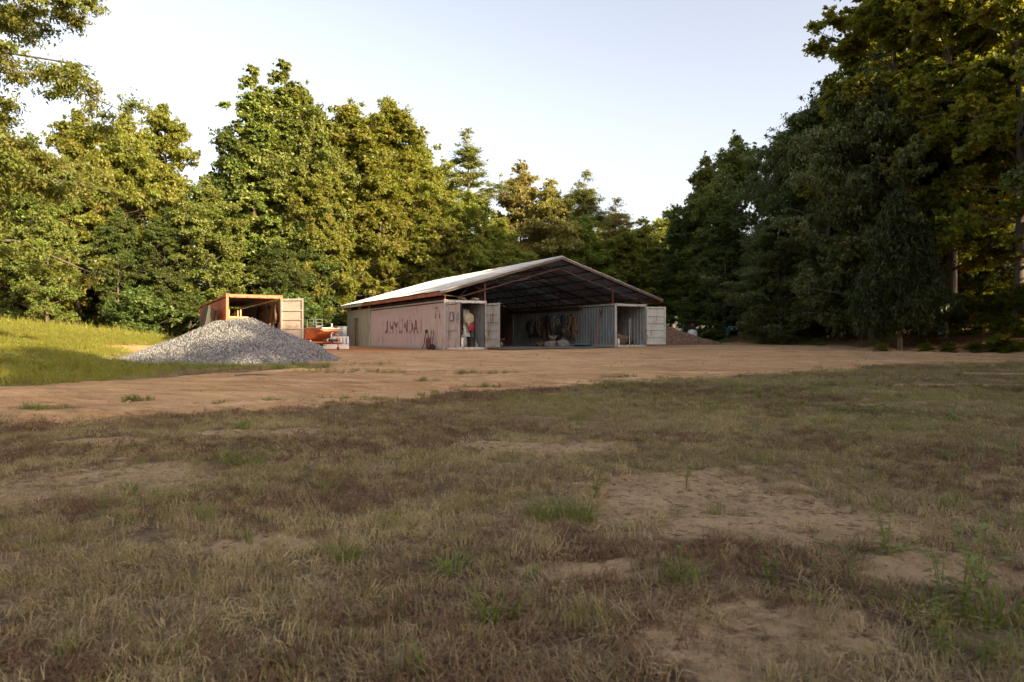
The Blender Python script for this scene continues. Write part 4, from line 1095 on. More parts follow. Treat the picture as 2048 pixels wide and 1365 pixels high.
for i in range(9):
    strap = MB().tube([(0, -.15, .1), (.02, -.22, -.3), (0, 0, -.75-.1*(i % 3)), (.02, .2, -.35), (0, .13, .1)], .014, 5); o = strap.obj('strap', M[['cloth_black', 'cloth_brown', 'wicker'][i % 3]]); o.location = W(10.5, 8.9-.6*i, 1.95); o.rotation_euler = (0, 0, RZ)
    tag(o, ['black', 'brown', 'cream'][i % 3]+' looped strap over the hanging gear, '+['farthest in', 'second from the back', 'third from the back', 'fourth from the back', 'in the middle', 'fourth from the front', 'third from the front', 'second from the front', 'nearest the front'][i], 'strap', 'looped straps in the bay')
    y = 8.2-.58*i; mt = ['cloth_black', 'cloth_brown', 'net', 'cloth_tan', 'cloth_grey', 'cloth_black', 'cloth_brown', 'net', 'cloth_tan'][i]
    o = blob_cloth(.40, .55+.25*(i % 3 == 2), .22, 140+i, .6).obj('hanging_gear', M[mt]); o.location = W(10.58, y, 1.40-.12*(i % 2)); o.rotation_euler = (0, 0, RZ+math.pi/2)
    tag(o, ['black bundle', 'brown bundle', 'brown net', 'tan bundle', 'grey bundle', 'black sack', 'brown sack', 'brown decoy net', 'tan sack'][i]+' in the lower row of gear on the blue grey container', 'hanging gear', 'gear hanging in the bay')
for i in range(5):
    y = 4.0+i*.42
    t = thing('rope_coil', ['rope coil nearest the front in the hanging gear', 'second rope coil from the front in the hanging gear', 'middle rope coil in the hanging gear', 'fourth rope coil from the front in the hanging gear', 'rope coil deepest in the hanging gear'][i], 'rope coil', W(10.52, y, 1.75-.25*(i % 3)), RZ, 'rope coils in the bay')
    MB().torus(.16, .025, (0, 0, 0), 'x', 18, 6).obj('coil', M[['net', 'cloth_tan', 'cloth_black', 'wicker', 'net'][i]], t); MB().torus(.19, .018, (.03, .02, -.05), 'x', 18, 6).obj('loop', M[['net', 'cloth_tan', 'cloth_black', 'wicker', 'net'][i]], t)
for i in range(3):
    t = thing('post_stand', 'short faded red post under the hanging gear', 'post', W(10.35, 6.2, .07), RZ) if i == 0 else None
    if t: MB().box(-.04, -.04, 0, .04, .04, 1.5).obj('post', M['redrust'], t); MB().box(-.14, -.14, 0, .14, .14, .03).obj('foot', M['rust'], t)
bag('feed_bag', 'white net bag heaped on the floor under the gear', 'bag', W(9.75, 4.7, .07), 1.1, .42, .7, 'cloth_white', 12)
bag('feed_bag', 'light blue white sack on the floor right of the net bag', 'bag', W(10.1, 4.0, .07), .85, .5, .6, 'cloth_white', 13)
bag('feed_bag', 'low tan sack on the floor left of the net bag', 'bag', W(9.4, 5.4, .07), .85, .34, .6, 'cloth_tan', 14)
# twigs with white net knots on that heap
t = thing('antler_pile', 'pale tangled antlers lying on the sacks in the bay', 'antlers', W(9.65, 4.5, .55), RZ)
for k in range(7):
    a = k*.9; m = MB().tube([(0, 0, 0), (.18*math.cos(a), .18*math.sin(a), .10), (.30*math.cos(a+.4), .30*math.sin(a+.4), .26)], [.02, .016, .006], 5)
    m.tube([(.18*math.cos(a), .18*math.sin(a), .10), (.24*math.cos(a-.4), .24*math.sin(a-.4), .24)], [.014, .005], 5); m.obj('antler', M['wicker'], t)
# pipes and junk at the foot of the container
for i in range(6):
    o = MB().tube([(0, -.55-.1*(i % 3), 0), (0, .55+.1*(i % 2), 0)], .055, 10).obj('pipe', M[['black', 'greybox', 'black', 'steel', 'black', 'ltblue'][i]])
    o.location = W(10.45-.13*(i % 3), 2.2-.55*(i//3)+.1*i, .13+.10*(i//3)); o.rotation_euler = (0, 0, RZ+.12*math.sin(i*3))
    tag(o, ['black pipe', 'dark grey pipe', 'second black pipe', 'steel pipe', 'short black pipe', 'light blue pipe'][i]+' lying at the foot of the blue grey container', 'pipe', 'pipes on the bay floor')
t = thing('scythe', 'orange handled pole tool with a dark forked head leaning on the blue grey container', 'pole tool', W(10.42, .95, .07), RZ)
MB().tube([(-.12, 0, 0), (.30, .0, 1.75)], .022, 6).obj('handle', M['orange'], t); MB().tube([(.30, 0, 1.75), (.31, 0, 2.25)], .018, 6).obj('shaft', M['black'], t)
for s in (-.10, .10, .16): MB().tube([(.31, 0, 2.0), (.31+s, .0, 2.2), (.31+s*.8, 0, 2.42)], [.018, .014, .006], 5).obj('tine', M['rust'], t)
# inside the blue grey container
rx0, ry0 = 10.85, -.30
t = thing('fuel_can', 'red fuel can at the left post of the blue grey container', 'fuel can', W(rx0+.20, ry0+.30, .23), RZ)
MB().box(-.10, -.13, 0, .10, .13, .42).box(-.08, -.1, .42, .08, .05, .45).obj('body', M['red'], t); MB().tube([(0, .05, .42), (0, .12, .55)], .03, 7).obj('spout', M['red'], t)
t = thing('jug', 'white plastic jug beside the red fuel can', 'jug', W(rx0+.42, ry0+.28, .23), RZ)
MB().lathe([(0, 0), (.10, 0), (.11, .04), (.11, .24), (.05, .33), (.035, .34), (.035, .38), (0, .38)], 14).obj('body', M['white'], t); MB().tube([(.04, 0, .33), (.11, 0, .33), (.11, 0, .22)], .012, 5).obj('handle', M['white'], t)
bag('net_heap', 'heap of brown netting on the floor of the blue grey container', 'net heap', W(rx0+1.35, ry0+1.3, .23), 1.15, .66, .9, 'net', 20)
bag('net_heap', 'low dark heap left of the brown netting', 'net heap', W(rx0+.75, ry0+1.3, .23), .7, .25, .6, 'cloth_black', 21)
bag('net_heap', 'small reddish brown heap right of the white pole', 'net heap', W(rx0+2.05, ry0+1.3, .23), .5, .30, .5, 'cloth_brown', 22)
t = thing('pole', 'long white pole leaning inside the blue grey container', 'pole', W(rx0+1.62, ry0+.6, .23), RZ)
MB().tube([(-.05, 0, 0), (.25, .3, 1.55)], .020, 6).obj('shaft', M['white'], t); MB().tube([(.25, .3, 1.55), (.27, .32, 1.63)], .026, 6).obj('end_cap', M['steel'], t)
t = thing('shelf_rack', 'rusty red shelf on the left inside the blue grey container', 'shelf', W(rx0+.15, ry0+2.2, .23), RZ)
for x in (0, .7): MB().box(x, 0, 0, x+.04, .04, 1.1).obj('upright', M['redrust'], t)
MB().box(0, 0, 1.0, .74, .5, 1.05).obj('shelf', M['redrust'], t)

# ------------------------------------------------------------------ beyond the right door
gx_, gy_ = 13.6, 50.5
t = thing('tank', 'white tank with a red pump head showing over the brown gravel mound', 'tank', (gx_, gy_, gz(gx_, gy_)), scale=.80)
MB().lathe([(0, 0), (.42, .0), (.46, .3), (.46, 1.0), (.38, 1.22), (.2, 1.32), (0, 1.34)], 20).obj('body', M['white'], t)
MB().lathe([(0, 1.3), (.14, 1.31), (.14, 1.5), (.22, 1.52), (.22, 1.58), (.10, 1.62), (0, 1.66)], 12).obj('pump_head', M['redrust'], t)
MB().tube([(-.14, 0, 1.5), (-.34, 0, 1.55), (-.34, 0, 1.95)], .035, 6).tube([(.14, 0, 1.5), (.3, 0, 1.5), (.3, 0, 1.35)], .035, 6).obj('pipe', M['redrust'], t)
MB().box(-.18, -.1, 1.66, .14, .1, 1.9).obj('pump_motor', M['redrust'], t)
ax_, ay_ = 17.2, 53.0
t = thing('quad_bike', 'small teal quad bike parked on the grass bank before the woods', 'quad bike', (ax_, ay_, gz(ax_, ay_)), math.radians(10), scale=1.1)
MB().cbox((0, 0, .62), (.42, 1.2, .24)).cbox((0, -.45, .70), (.7, .5, .10)).cbox((0, .45, .72), (.7, .5, .10)).obj('body', M['teal'], t)
MB().cbox((0, .15, .82), (.28, .6, .12)).obj('seat', M['black'], t)
for sx in (-.42, .42):
    for sy in (-.55, .55):
        w = MB().torus(.17, .10, (sx, sy, .26), 'x', 16, 8).obj('wheel', M['rubber'], t); MB().lathe([(0, -.05), (.1, -.04), (.1, .04), (0, .05)], 10, (sx, sy, .26), 'x').obj('rim', M['steel'], w)
MB().tube([(0, -.3, .7), (0, -.22, 1.08)], .03, 6).obj('steering_column', M['teal'], t); MB().tube([(-.34, -.18, 1.12), (0, -.24, 1.08), (.34, -.18, 1.12)], .018, 6).obj('handlebar', M['black'], t)
for y in (-.66, .66): MB().tube([(-.34, y, .80), (.34, y, .80)], .02, 5).tube([(-.34, y*.75, .80), (.34, y*.75, .80)], .02, 5).obj('rack', M['white'], t)
for s in (-.2, .2): MB().lathe([(0, 0), (.05, .0), (.06, .05), (0, .06)], 10, (s, -.72, .66), 'y').obj('headlight', M['white'], t)

# ------------------------------------------------------------------ small things on the ground
def stick(px, py, L, r, ang, label, mat='wood'):
    x, y = p2g(px, py); m = MB()
    pts = [(L*(k/4-.5), .03*L*math.sin(k*2.2), r+.01*math.sin(k)) for k in range(5)]
    m.tube(pts, [r, r*1.05, r, r*.9, r*.6], 7); o = m.obj('stick', M[mat]); o.location = (x, y, gz(x, y)+.01); o.rotation_euler = (0, 0, ang); tag(o, label, 'stick'); return o
stick(258, 810, .30, .022, math.radians(112), 'short bark stripped stick lying on the near road edge at the left', 'wood')
stick(512, 753, .9, .015, .15, 'thin dark stick lying on the road in front of the gravel pile', 'bark')
x, y = p2g(2025, 752)
o = MB().box(-1.0, -.09, 0, .5, .09, .04).obj('plank', M['wood']); o.location = (x, y, gz(x, y)+.02); o.rotation_euler = (0, 0, math.radians(-12)); tag(o, 'pale plank lying in the grass at the right edge', 'plank')
# loose clods and pebbles on the dirt
rg = np.random.default_rng(5)
n = 3400
sx = rg.uniform(-14, 18, n); sy = 2.0+rg.random(n)**1.4*28
n2 = 9000; sx = np.concatenate([sx, rg.uniform(-7, 7, n2)]); sy = np.concatenate([sy, rg.uniform(2, 8, n2)]); n += n2
dd = (road_mask(sx, sy) > .5) | (bare_mask(sx, sy) > .5)
keep = dd & (np.abs(sx) < .9*sy+1.0); sx, sy = sx[keep], sy[keep]; k = len(sx)
Zs = ground_z(sx, sy)
octv = np.array([(1,0,0),(-1,0,0),(0,1,0),(0,-1,0),(0,0,1),(0,0,-1)], float)
octf = np.array([(0,2,4),(2,1,4),(1,3,4),(3,0,4),(2,0,5),(1,2,5),(3,1,5),(0,3,5)])
s_ = ((.0015+.0012*sy)*(.3+rg.random(k)**2*1.1))[:, None, None]
V = octv[None]*s_*(.5+rg.random((k, 6, 3)))*np.array([1, 1, .6]); V += np.stack([sx, sy, Zs+.012], -1)[:, None, :]
F = (octf[None]+(np.arange(k)*6)[:, None, None]).reshape(-1, 3)
o = inst('loose_clods', np_mesh('loose_clods', V.reshape(-1, 3), F, stonemat('dry_clods', [(.22, .14, .09), (.36, .24, .15), (.28, .18, .11), (.46, .34, .22)]))); tag(o, kind='stuff')
# ------------------------------------------------------------------ trees
def leaves(C, Rr, counts, leaf, rg, flat=.7, droop=.35, shell=.45, up=.5, tri=False):
    """C clump centres (M,3), Rr radii (M,), counts per clump, leaf=(len,wid)"""
    idx = np.repeat(np.arange(len(C)), counts); n = len(idx)
    d = rg.normal(size=(n, 3)); d /= np.linalg.norm(d, axis=1)[:, None]
    lob = 1+.38*np.sin(3*np.arctan2(d[:, 1], d[:, 0])+idx*1.7)*np.cos(d[:, 2]*2.5+idx)+.2*np.sin(d[:, 0]*7+idx*.9)
    r = (1-shell*rg.random(n)**1.3)*(.70+.42*rg.random(n)+.30*rg.random(n)**5)*lob
    if tri:
        # sprays: every clump is a handful of twigs of unlike length with the leaves strung along them
        nt = 13; tw = rg.integers(0, nt, n); td = rg.normal(size=(len(C), nt, 3)); td[..., 2] = td[..., 2]*.8+.15; td /= np.linalg.norm(td, axis=2)[..., None]
        tl = .55+.95*rg.random((len(C), nt))**1.3
        u = rg.random(n)**.62; D = td[idx, tw]
        off = D*(Rr[idx]*tl[idx, tw]*u)[:, None]+rg.normal(size=(n, 3))*(Rr[idx]*(.11+.10*u))[:, None]
        off[:, 2] = off[:, 2]*flat-.18*Rr[idx]*u*u; d = D*.6+d*.4
    else:
        off = d*(Rr[idx]*r)[:, None]; off[:, 2] *= flat
    p = C[idx]+off
    nrm = d*.55+np.array([0, 0, up])+rg.normal(size=(n, 3))*.5
    nrm /= np.linalg.norm(nrm, axis=1)[:, None]
    ax = rg.normal(size=(n, 3))+d*.8; ax[:, 2] -= droop*2
    ax -= nrm*np.sum(ax*nrm, 1)[:, None]; ax /= np.linalg.norm(ax, axis=1)[:, None]+1e-9
    b = np.cross(nrm, ax)
    s = .6+.8*rg.random(n)
    L = (leaf[0]*s/2)[:, None]; Wd = (leaf[1]*s/2)[:, None]
    if tri: V = np.stack([p+ax*L, p-ax*L*.7+b*Wd*1.1, p-ax*L*.7-b*Wd*1.1], 1)
    else: V = np.stack([p-ax*L, p+b*Wd+ax*L*.1-nrm*Wd*.35, p+ax*L-nrm*L*.15, p-b*Wd+ax*L*.1-nrm*Wd*.35], 1)
    return V.reshape(-1, 3)
def quads_mesh(name, V, mat, k=4):
    f = np.arange(len(V)).reshape(-1, k)
    return np_mesh(name, V, f, mat)

def gen_tree(seed, H=18., R=5., base=.15, shape='round', nl=45000, leaf=(.26, .19), limbs=30, clump=(.55, .95), flat=.7, droop=.35,
             mat='green', bark='bark', trunk_r=.24, gap=.15, ltop=1.0, side=None, up_ang=.5, sub=5, lean=0, tri=True):
    r = random.Random(seed); rg = np.random.default_rng(seed)
    tm = MB()
    tp = []; k = 9; wx, wy = r.uniform(-.03, .03), r.uniform(-.03, .03)
    for i in range(k+1):
        f = i/k; tp.append(Vector((H*.93*f*wx+.10*math.sin(f*5+seed)+lean*f*f, H*.93*f*wy+.10*math.cos(f*4+seed)-.1, H*.93*f-.3)))
    def tpos(f):
        f = max(0, min(.999, f))*k; i = int(f); return tp[i].lerp(tp[i+1], f-i)
    tm.tube(tp, [trunk_r*(1-.88*(i/k)**.9)*(1.35 if i == 0 else 1) for i in range(k+1)], 8)
    C = []; Rr = []
    for i in range(limbs):
        f = base+(1-base)*((i+.5)/limbs)**.85*.97
        t = (f-base)/(1-base)
        if shape == 'round': e = (math.sin(math.pi*min(1, t*.80+.16))**.75)
        elif shape == 'cone': e = (1-t)**.75*(.55+.45*min(1, t*5))+.06
        elif shape == 'oval': e = math.sin(math.pi*min(1, t*.72+.22))**.6*.95
        elif shape == 'bush': e = (1-t)**.5*(.8+.2*min(1, t*4))+.05
        elif shape == 'pine': e = math.sin(math.pi*min(1, t*.62+.36))**.8
        else: e = 1
        Lr = R*e*r.uniform(.62, 1.18); az = i*2.39996+r.uniform(-.5, .5)
        if r.random() < gap: Lr *= .55
        a = up_ang*(r.uniform(.3, 1.2))*(.5+t)
        if shape == 'pine': a = .25*r.uniform(-.3, 1.2)+.4*t
        st = tpos(f*.93); dirv = Vector((math.cos(az)*math.cos(a), math.sin(az)*math.cos(a), math.sin(a)))
        end = st+dirv*Lr
        mid = st.lerp(end, .5)+Vector((r.uniform(-.2, .2), r.uniform(-.2, .2), .10*Lr*r.uniform(-.6, 1)))
        br = max(.02, trunk_r*.30*(1-t*.6))
        tm.tube([st, mid, end], [br, br*.6, br*.2], 5, False)
        nc = int(sub*1.7) if Lr > R*.4 else max(4, sub)
        for j in range(nc):
            g = .38+.62*(j+r.random()*.7)/nc
            p = (st.lerp(mid, g*2) if g < .5 else mid.lerp(end, g*2-1))
            lat = Vector((-math.sin(az), math.cos(az), 0))*r.uniform(-1, 1)*Lr*.36+Vector((0, 0, r.uniform(-.35, .6)*Lr*.34))
            q = p+lat
            if lat.length > .35: tm.tube([p, q], [br*.35, br*.12], 3, False)
            C.append(q); Rr.append((clump[0]*.62+(clump[1]-clump[0]*.62)*r.random()**1.4)*(1.0 if shape != 'cone' else .8+.3*(1-t)))
    for j in range(16):
        g = j/15; C.append(tpos(.86+.12*g)+Vector((r.gauss(0, .55)*(1.25-g), r.gauss(0, .55)*(1.25-g), H*.045*g))); Rr.append(r.uniform(clump[0]*.5, clump[1]*.75))
    C = np.array([tuple(c) for c in C]); Rr = np.array(Rr)
    wgt = Rr**2*rg.uniform(.45, 1.35, len(Rr)); wgt /= wgt.sum(); counts = np.maximum(8, (wgt*nl).astype(int))
    V = leaves(C, Rr, counts, leaf, rg, flat, droop, tri=tri)
    # secondary twig sprays: loosen the outline
    nsp = int(len(C)*2.6); ii = rg.integers(0, len(C), nsp); dd = rg.normal(size=(nsp, 3)); dd[:, 2] = np.abs(dd[:, 2])*.6; dd /= np.linalg.norm(dd, axis=1)[:, None]
    C2 = C[ii]+dd*(Rr[ii]*(.9+.5*rg.random(nsp)))[:, None]; V2 = leaves(C2, Rr[ii]*.34, np.full(nsp, max(3, int(nl*.20/nsp))), leaf, rg, .8, droop, tri=tri)
    V = np.concatenate([V, V2])
    return tm.mesh('trunk', M[bark], True), quads_mesh('crown', V, L_[mat], 3 if tri else 4), H

def gen_needle_tree(seed, H, R, base, nl, mat, bark, limbs, sparse=False, needle=(.26, .045), clumpr=(.35, .6), trunk_r=.2):
    return gen_tree(seed, H, R, base, 'pine', nl, needle, limbs, clumpr, .45, -.2, mat, bark, trunk_r, .3, sub=6)

def gen_cedar(seed, H, R, nl, mat='cedar'):
    r = random.Random(seed); rg = np.random.default_rng(seed); tm = MB()
    tm.tube([(0, 0, -.2), (.05, .02, H*.4), (0, .05, H*.9)], [.13, .08, .02], 7)
    C = []; Rr = []
    for i in range(150):
        t = (i+.5)/150; z = H*(.16+.84*t); rr = R*(1-t)**.65*(.75+.5*r.random())*(.65+.35*min(1, t*5)); az = i*2.4
        for g in (.5, .95):
            C.append((rr*g*math.cos(az), rr*g*math.sin(az), z-.12*rr*g)); Rr.append(.24+.18*r.random())
        if i % 3 == 0: tm.tube([(0, 0, z), (rr*.9*math.cos(az), rr*.9*math.sin(az), z-.1*rr)], [.03, .008], 3, False)
    C = np.array(C); Rr = np.array(Rr)
    V = leaves(C, Rr, np.full(len(C), nl//len(C)), (.26, .05), rg, 1.5, 1.0, .7, .2)
    return tm.mesh('trunk', M['barklight'], True), quads_mesh('crown', V, L_[mat]), H

VAR = {}
VAR['oakA'] = gen_tree(11, 18, 5.2, .06, 'round', 115000, (.19, .16), limbs=42, mat='green')
VAR['oakB'] = gen_tree(12, 18, 4.6, .08, 'oval', 115000, (.19, .15), mat='yellow', limbs=42, clump=(.45, .85))
VAR['gumA'] = gen_tree(13, 22, 4.0, .14, 'cone', 115000, (.19, .18), mat='green', limbs=52, clump=(.45, .8), bark='bark')
VAR['oakC'] = gen_tree(14, 18, 5.0, .16, 'round', 100000, (.19, .15), mat='yellow', limbs=34, gap=.3)
VAR['tall'] = gen_tree(15, 20, 3.8, .30, 'oval', 50000, (.23, .18), mat='green', limbs=28, gap=.3, clump=(.45, .9))
VAR['brown'] = gen_tree(16, 17, 4.4, .12, 'round', 85000, (.19, .12), mat='brown', limbs=34, clump=(.45, .85))
VAR['greyoak'] = gen_tree(17, 17, 5.6, .04, 'round', 150000, (.22, .09), 46, (.5, .95), .75, 1.1, 'grey', 'bark', .28, sub=6)
VAR['glow'] = gen_tree(18, 20, 4.8, .16, 'oval', 95000, (.17, .17), 36, (.40, .8), .6, .4, 'glow', 'bark', .24, gap=.3)
VAR['pineS'] = gen_needle_tree(19, 20, 3.4, .55, 26000, 'pine', 'barkp', 24)
VAR['pineD'] = gen_needle_tree(20, 17, 3.6, .30, 50000, 'pine', 'barkp', 40, clumpr=(.45, .75))
VAR['pineY'] = gen_needle_tree(21, 12, 3.0, .12, 40000, 'pineyel', 'barkp', 36, clumpr=(.45, .8))
VAR['cedar'] = gen_cedar(22, 7, 2.2, 40000)
VAR['bushA'] = gen_tree(23, 4, 2.2, .02, 'bush', 22000, (.14, .11), 30, (.22, .5), .75, .4, 'green', 'bark', .06, gap=.5, sub=4, up_ang=1.1)
VAR['bushB'] = gen_tree(24, 3, 1.8, .02, 'bush', 18000, (.13, .10), 26, (.2, .45), .75, .6, 'dark', 'bark', .05, gap=.5, sub=4, up_ang=1.1)
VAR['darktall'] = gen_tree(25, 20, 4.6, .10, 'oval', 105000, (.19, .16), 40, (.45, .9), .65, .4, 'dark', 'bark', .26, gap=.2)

def tree(var, x, y, H, label, rz=None, name=None, wide=1.0, mat=None, group=None, cat=None):
    tme, cme, H0 = VAR[var]
    s = H/H0
    nm = name or ('pine_tree' if var.startswith('pine') else 'cedar_tree' if var == 'cedar' else 'bush' if var.startswith('bush') else 'broadleaf_tree')
    t = thing(nm, label, cat or ('bush' if var.startswith('bush') else 'tree'), (x, y, gz(x, y)-.05), rz if rz is not None else rnd.uniform(0, 6.28), group)
    t.scale = (s*wide, s*wide, s)
    inst('trunk', tme, t); c = inst('crown', cme, t)
    if mat:
        c.material_slots[0].link = 'OBJECT'; c.material_slots[0].material = L_[mat]
    return t
def tpx(var, px, top_py, d, label, **k):
    """tree seen at column px with its top at row top_py, standing d metres off"""
    x = (px-1024)/1340*d; H = EYE+(679-top_py)/1340*d-gz(x, d)
    return tree(var, x, d, H, label, **k)

GL = 'trees of the left and middle woods'
front = [
 ('oakB', 60, 250, 44, 'broad tree at the far left edge just beyond the grassy rise', dict(wide=1.0, mat='green')),
 ('oakA', 160, 198, 47, 'rounded green tree left of the twin topped tree at the far left', dict(mat='yellow', wide=.95)),
 ('oakC', 255, 196, 47, 'sunlit twin topped tree behind the grassy rise', dict(wide=.8)),
 ('tall', 345, 190, 50, 'slim tall tree with a pale upper trunk left of the sky notch', dict(wide=.85, mat='yellow')),
 ('oakA', 415, 335, 46, 'lower green tree filling the dip behind the orange container', dict(wide=1.0)),
 ('tall', 470, 235, 52, 'dark narrow tree at the left shoulder of the tallest tree', dict(wide=.8, mat='dark')),
 ('gumA', 505, 108, 52, 'left spire of the tallest tree group behind the orange container', dict(wide=1.1)),
 ('gumA', 565, 98, 54, 'tallest green spire in the woods behind the orange container', dict(wide=1.2)),
 ('oakC', 622, 150, 55, 'tall tree right beside the tallest spire', dict(wide=.8, mat='green')),
 ('oakB', 700, 182, 58, 'big sunlit yellow green tree left of the barn roof top', dict(wide=1.15)),
 ('oakB', 775, 172, 60, 'highest of the sunlit yellow green trees behind the barn', dict(wide=1.1, mat='yellow')),
 ('oakC', 838, 240, 62, 'sunlit yellow green tree sloping down toward the sparse pine', dict(wide=.9)),
 ('pineS', 938, 228, 64, 'sparse pine with open branches standing against the sky', dict(wide=1.3)),
 ('oakB', 940, 365, 60, 'yellow green tree directly below the sparse pine', dict(wide=1.0)),
 ('brown', 1040, 308, 68, 'olive brown tree right of the sparse pine', dict(wide=.95)),
 ('brown', 1100, 345, 66, 'second olive brown tree above the barn ridge', dict(wide=1.0)),
 ('pineD', 1160, 322, 72, 'flat topped dark pine right of the olive brown trees', dict(wide=1.1)),
 ('pineY', 1175, 412, 66, 'bright yellow green young pine above the barn ridge', dict(wide=1.2)),
 ('pineD', 1228, 378, 76, 'round topped pine on the falling skyline right of the flat topped pine', dict(wide=1.15, mat='brown')),
 ('brown', 1285, 425, 74, 'olive tree low on the skyline above the right eave', dict(wide=1.1, mat='yellow')),  # lighter leaf colour painted in for sun that doesn't reach this tree
 ('oakB', 1245, 440, 66, 'yellow green tree above the right roof slope', dict(wide=1.1, mat='yellow')),
 ('oakC', 1345, 405, 86, 'distant sunlit tree in the gap between the two woods', dict(wide=1.15)),
 ('oakA', 1312, 470, 70, 'low yellow green tree behind the right end of the barn', dict(wide=1.0, mat='yellow')),  # leaf colour brightened as if the sun reached it
 ('oakB', 640, 300, 52, 'yellow green tree with a fork of dark trunks above the boat', dict(wide=.85)),
 ('oakA', 760, 330, 57, 'lower sunlit tree behind the barn roof', dict(mat='yellow', wide=.95)),
 ('oakB', 870, 400, 58, 'rounded sunlit tree touching the barn roof line', dict(wide=1.05)),
 ('oakC', 1000, 425, 62, 'sunlit tree directly behind the barn ridge', dict(wide=1.0, mat='yellow')),
 ('oakA', 95, 380, 41, 'dark leafy tree low at the far left behind the grass', dict(wide=.9, mat='green')),
 ('darktall', 235, 400, 43, 'dark leafy tree in the middle of the left woods edge', dict(wide=.9)),
 ('darktall', 330, 400, 44, 'shaded tree just left of the orange container', dict(wide=.9)),
]
for v, px, ty, d, lab, k in front: tpx(v, px, ty, d, lab, group=GL, **k)
# the second rank, seen only through the gaps of the first
for i, (px, ty, d) in enumerate(((30, 330, 58), (120, 330, 60), (210, 300, 62), (300, 300, 60), (540, 260, 66), (660, 300, 70), (735, 260, 72), (820, 300, 76), (905, 400, 74), (990, 410, 82), (1070, 400, 84), (1130, 420, 86), (1200, 430, 90), (1265, 450, 92), (1310, 440, 96), (1375, 430, 98))):
    tpx(['darktall', 'oakA', 'tall', 'oakC'][i % 4], px, ty, d, 'tree in the second rank glimpsed through gaps of the left and middle woods', group='second rank of the woods', wide=1.05, mat='yellow' if px > 880 else None)  # lighter leaves towards the right imitate sunlight that the rank misses
# undergrowth along the wood edge
for i, (px, d, h, v) in enumerate(((20, 37, 4.5, 'bushA'), (75, 37.5, 5, 'bushB'), (130, 38, 4.5, 'bushA'), (180, 38, 5.5, 'bushB'), (232, 39, 5, 'bushA'), (285, 40, 5.5, 'bushB'), (335, 41, 5, 'bushA'), (385, 43.5, 5.5, 'bushB'),
        (425, 45, 6, 'bushA'), (480, 46, 5.5, 'bushB'), (535, 46, 6, 'bushA'), (590, 45, 5.5, 'bushB'), (650, 52, 5.5, 'bushB'), (640, 47, 4.0, 'bushA'))):
    tpx(v, px, 679-((h*.62)*1340/d), d, ['leafy bush', 'dark bush'][i % 2]+' number %d from the left along the left wood edge' % (i+1) if False else
        ['pale leafy bush at the left end of the grassy rise', 'dark bush second along the top of the grassy rise', 'leafy bush behind the upper grass near the left', 'dark bush in the middle of the grassy rise skyline', 'leafy bush behind the low end of the grassy rise', 'dark bush above the left foot of the gravel pile',
         'leafy bush behind the left slope of the gravel pile', 'dark bush beside the back of the orange container', 'leafy bush over the roof of the orange container at its left', 'dark bush over the middle of the orange container roof', 'leafy bush over the right end of the orange container', 'dark bush behind the cream container door', 'dark bush in the shade behind the boat', 'leafy bush behind the cage crate of the boat'][i],
        group='bushes along the left wood edge', wide=1.15, mat='dark') if i in (5, 7, 8, 10, 11, 12, 13) else None
for i in range(17):
    if i in (10, 11, 13): continue
    px = -60+i*44; d = 51+3.5*math.sin(i*2.1)+(4 if px > 600 else 0); x = (px-1024)/1340*d
    tree(['oakA', 'darktall', 'oakC'][i % 3], x, d, 9+1.8*math.sin(i*1.3), 'young tree deep in the shade under the left woods', group='young trees under the left woods', wide=1.05, mat='dark')  # dark leaf colour paints in the shade under the wood
for i, (px, d) in enumerate(((1340, 66), (1390, 62), (1440, 60), (1250, 72), (1300, 70), (1500, 58), (1560, 54), (760, 62), (850, 66), (960, 70), (1060, 74), (1160, 76))):
    x = (px-1024)/1340*d
    tree(['oakA', 'darktall', 'oakC'][i % 3], x, d, 8+1.5*math.sin(i*1.3), 'young tree low behind the barn and the gravel mound', group='young trees behind the barn', wide=1.1, mat='yellow' if px < 1320 else 'green')  # yellow leaves behind the barn stand in for sunlight
t = tpx('bushA', 655, 592, 53, 'bright sunlit sapling between the orange container and the barn', mat='pineyel', wide=.8, name='sapling', cat='sapling')

# ---- right wood, coming towards the camera
GR = 'trees of the right wood'
right = [
 ('darktall', 1372, 402, 64, 'dark rounded tree at the far end of the right wood', dict(wide=1.1)),
 ('oakC', 1420, 290, 66, 'sunlit topped tree at the far end of the right wood skyline', dict(wide=.75, mat='green')),
 ('oakC', 1480, 245, 60, 'second sunlit topped tree on the falling right skyline', dict(wide=.8, mat='green')),
 ('darktall', 1450, 395, 54, 'shaded green tree behind the brown gravel mound', dict(wide=1.0)),
 ('greyoak', 1568, 245, 50, 'grey green tree at the left shoulder of the big drooping oak', dict(wide=.75)),
 ('greyoak', 1655, 135, 44, 'big grey green drooping oak in the right wood', dict(wide=1.0, mat='grey')),
 ('greyoak', 1745, 120, 38, 'grey green drooping oak nearest the middle of the right wood', dict(wide=.95)),
 ('gumA', 1760, -90, 50, 'tall tree whose top leaves the frame above the drooping oak', dict(wide=1.15, mat='green')),
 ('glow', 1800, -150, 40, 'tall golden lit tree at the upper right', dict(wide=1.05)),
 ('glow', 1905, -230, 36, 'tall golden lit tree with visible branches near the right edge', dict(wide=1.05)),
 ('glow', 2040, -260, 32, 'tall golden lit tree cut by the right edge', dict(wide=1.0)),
 ('cedar', 1800, 392, 33, 'dark feathery cedar standing at the road edge', dict(wide=1.0)),
 ('darktall', 1870, 150, 41, 'dark tree deep behind the cedar', dict(wide=1.0)),
 ('darktall', 1980, 180, 38, 'dark tree in the shade near the right edge', dict(wide=1.0)),
 ('greyoak', 1560, 420, 43, 'low grey green tree hanging over the grass bank', dict(wide=1.3)),
]
for v, px, ty, d, lab, k in right: tpx(v, px, ty, d, lab, group=GR, **k)
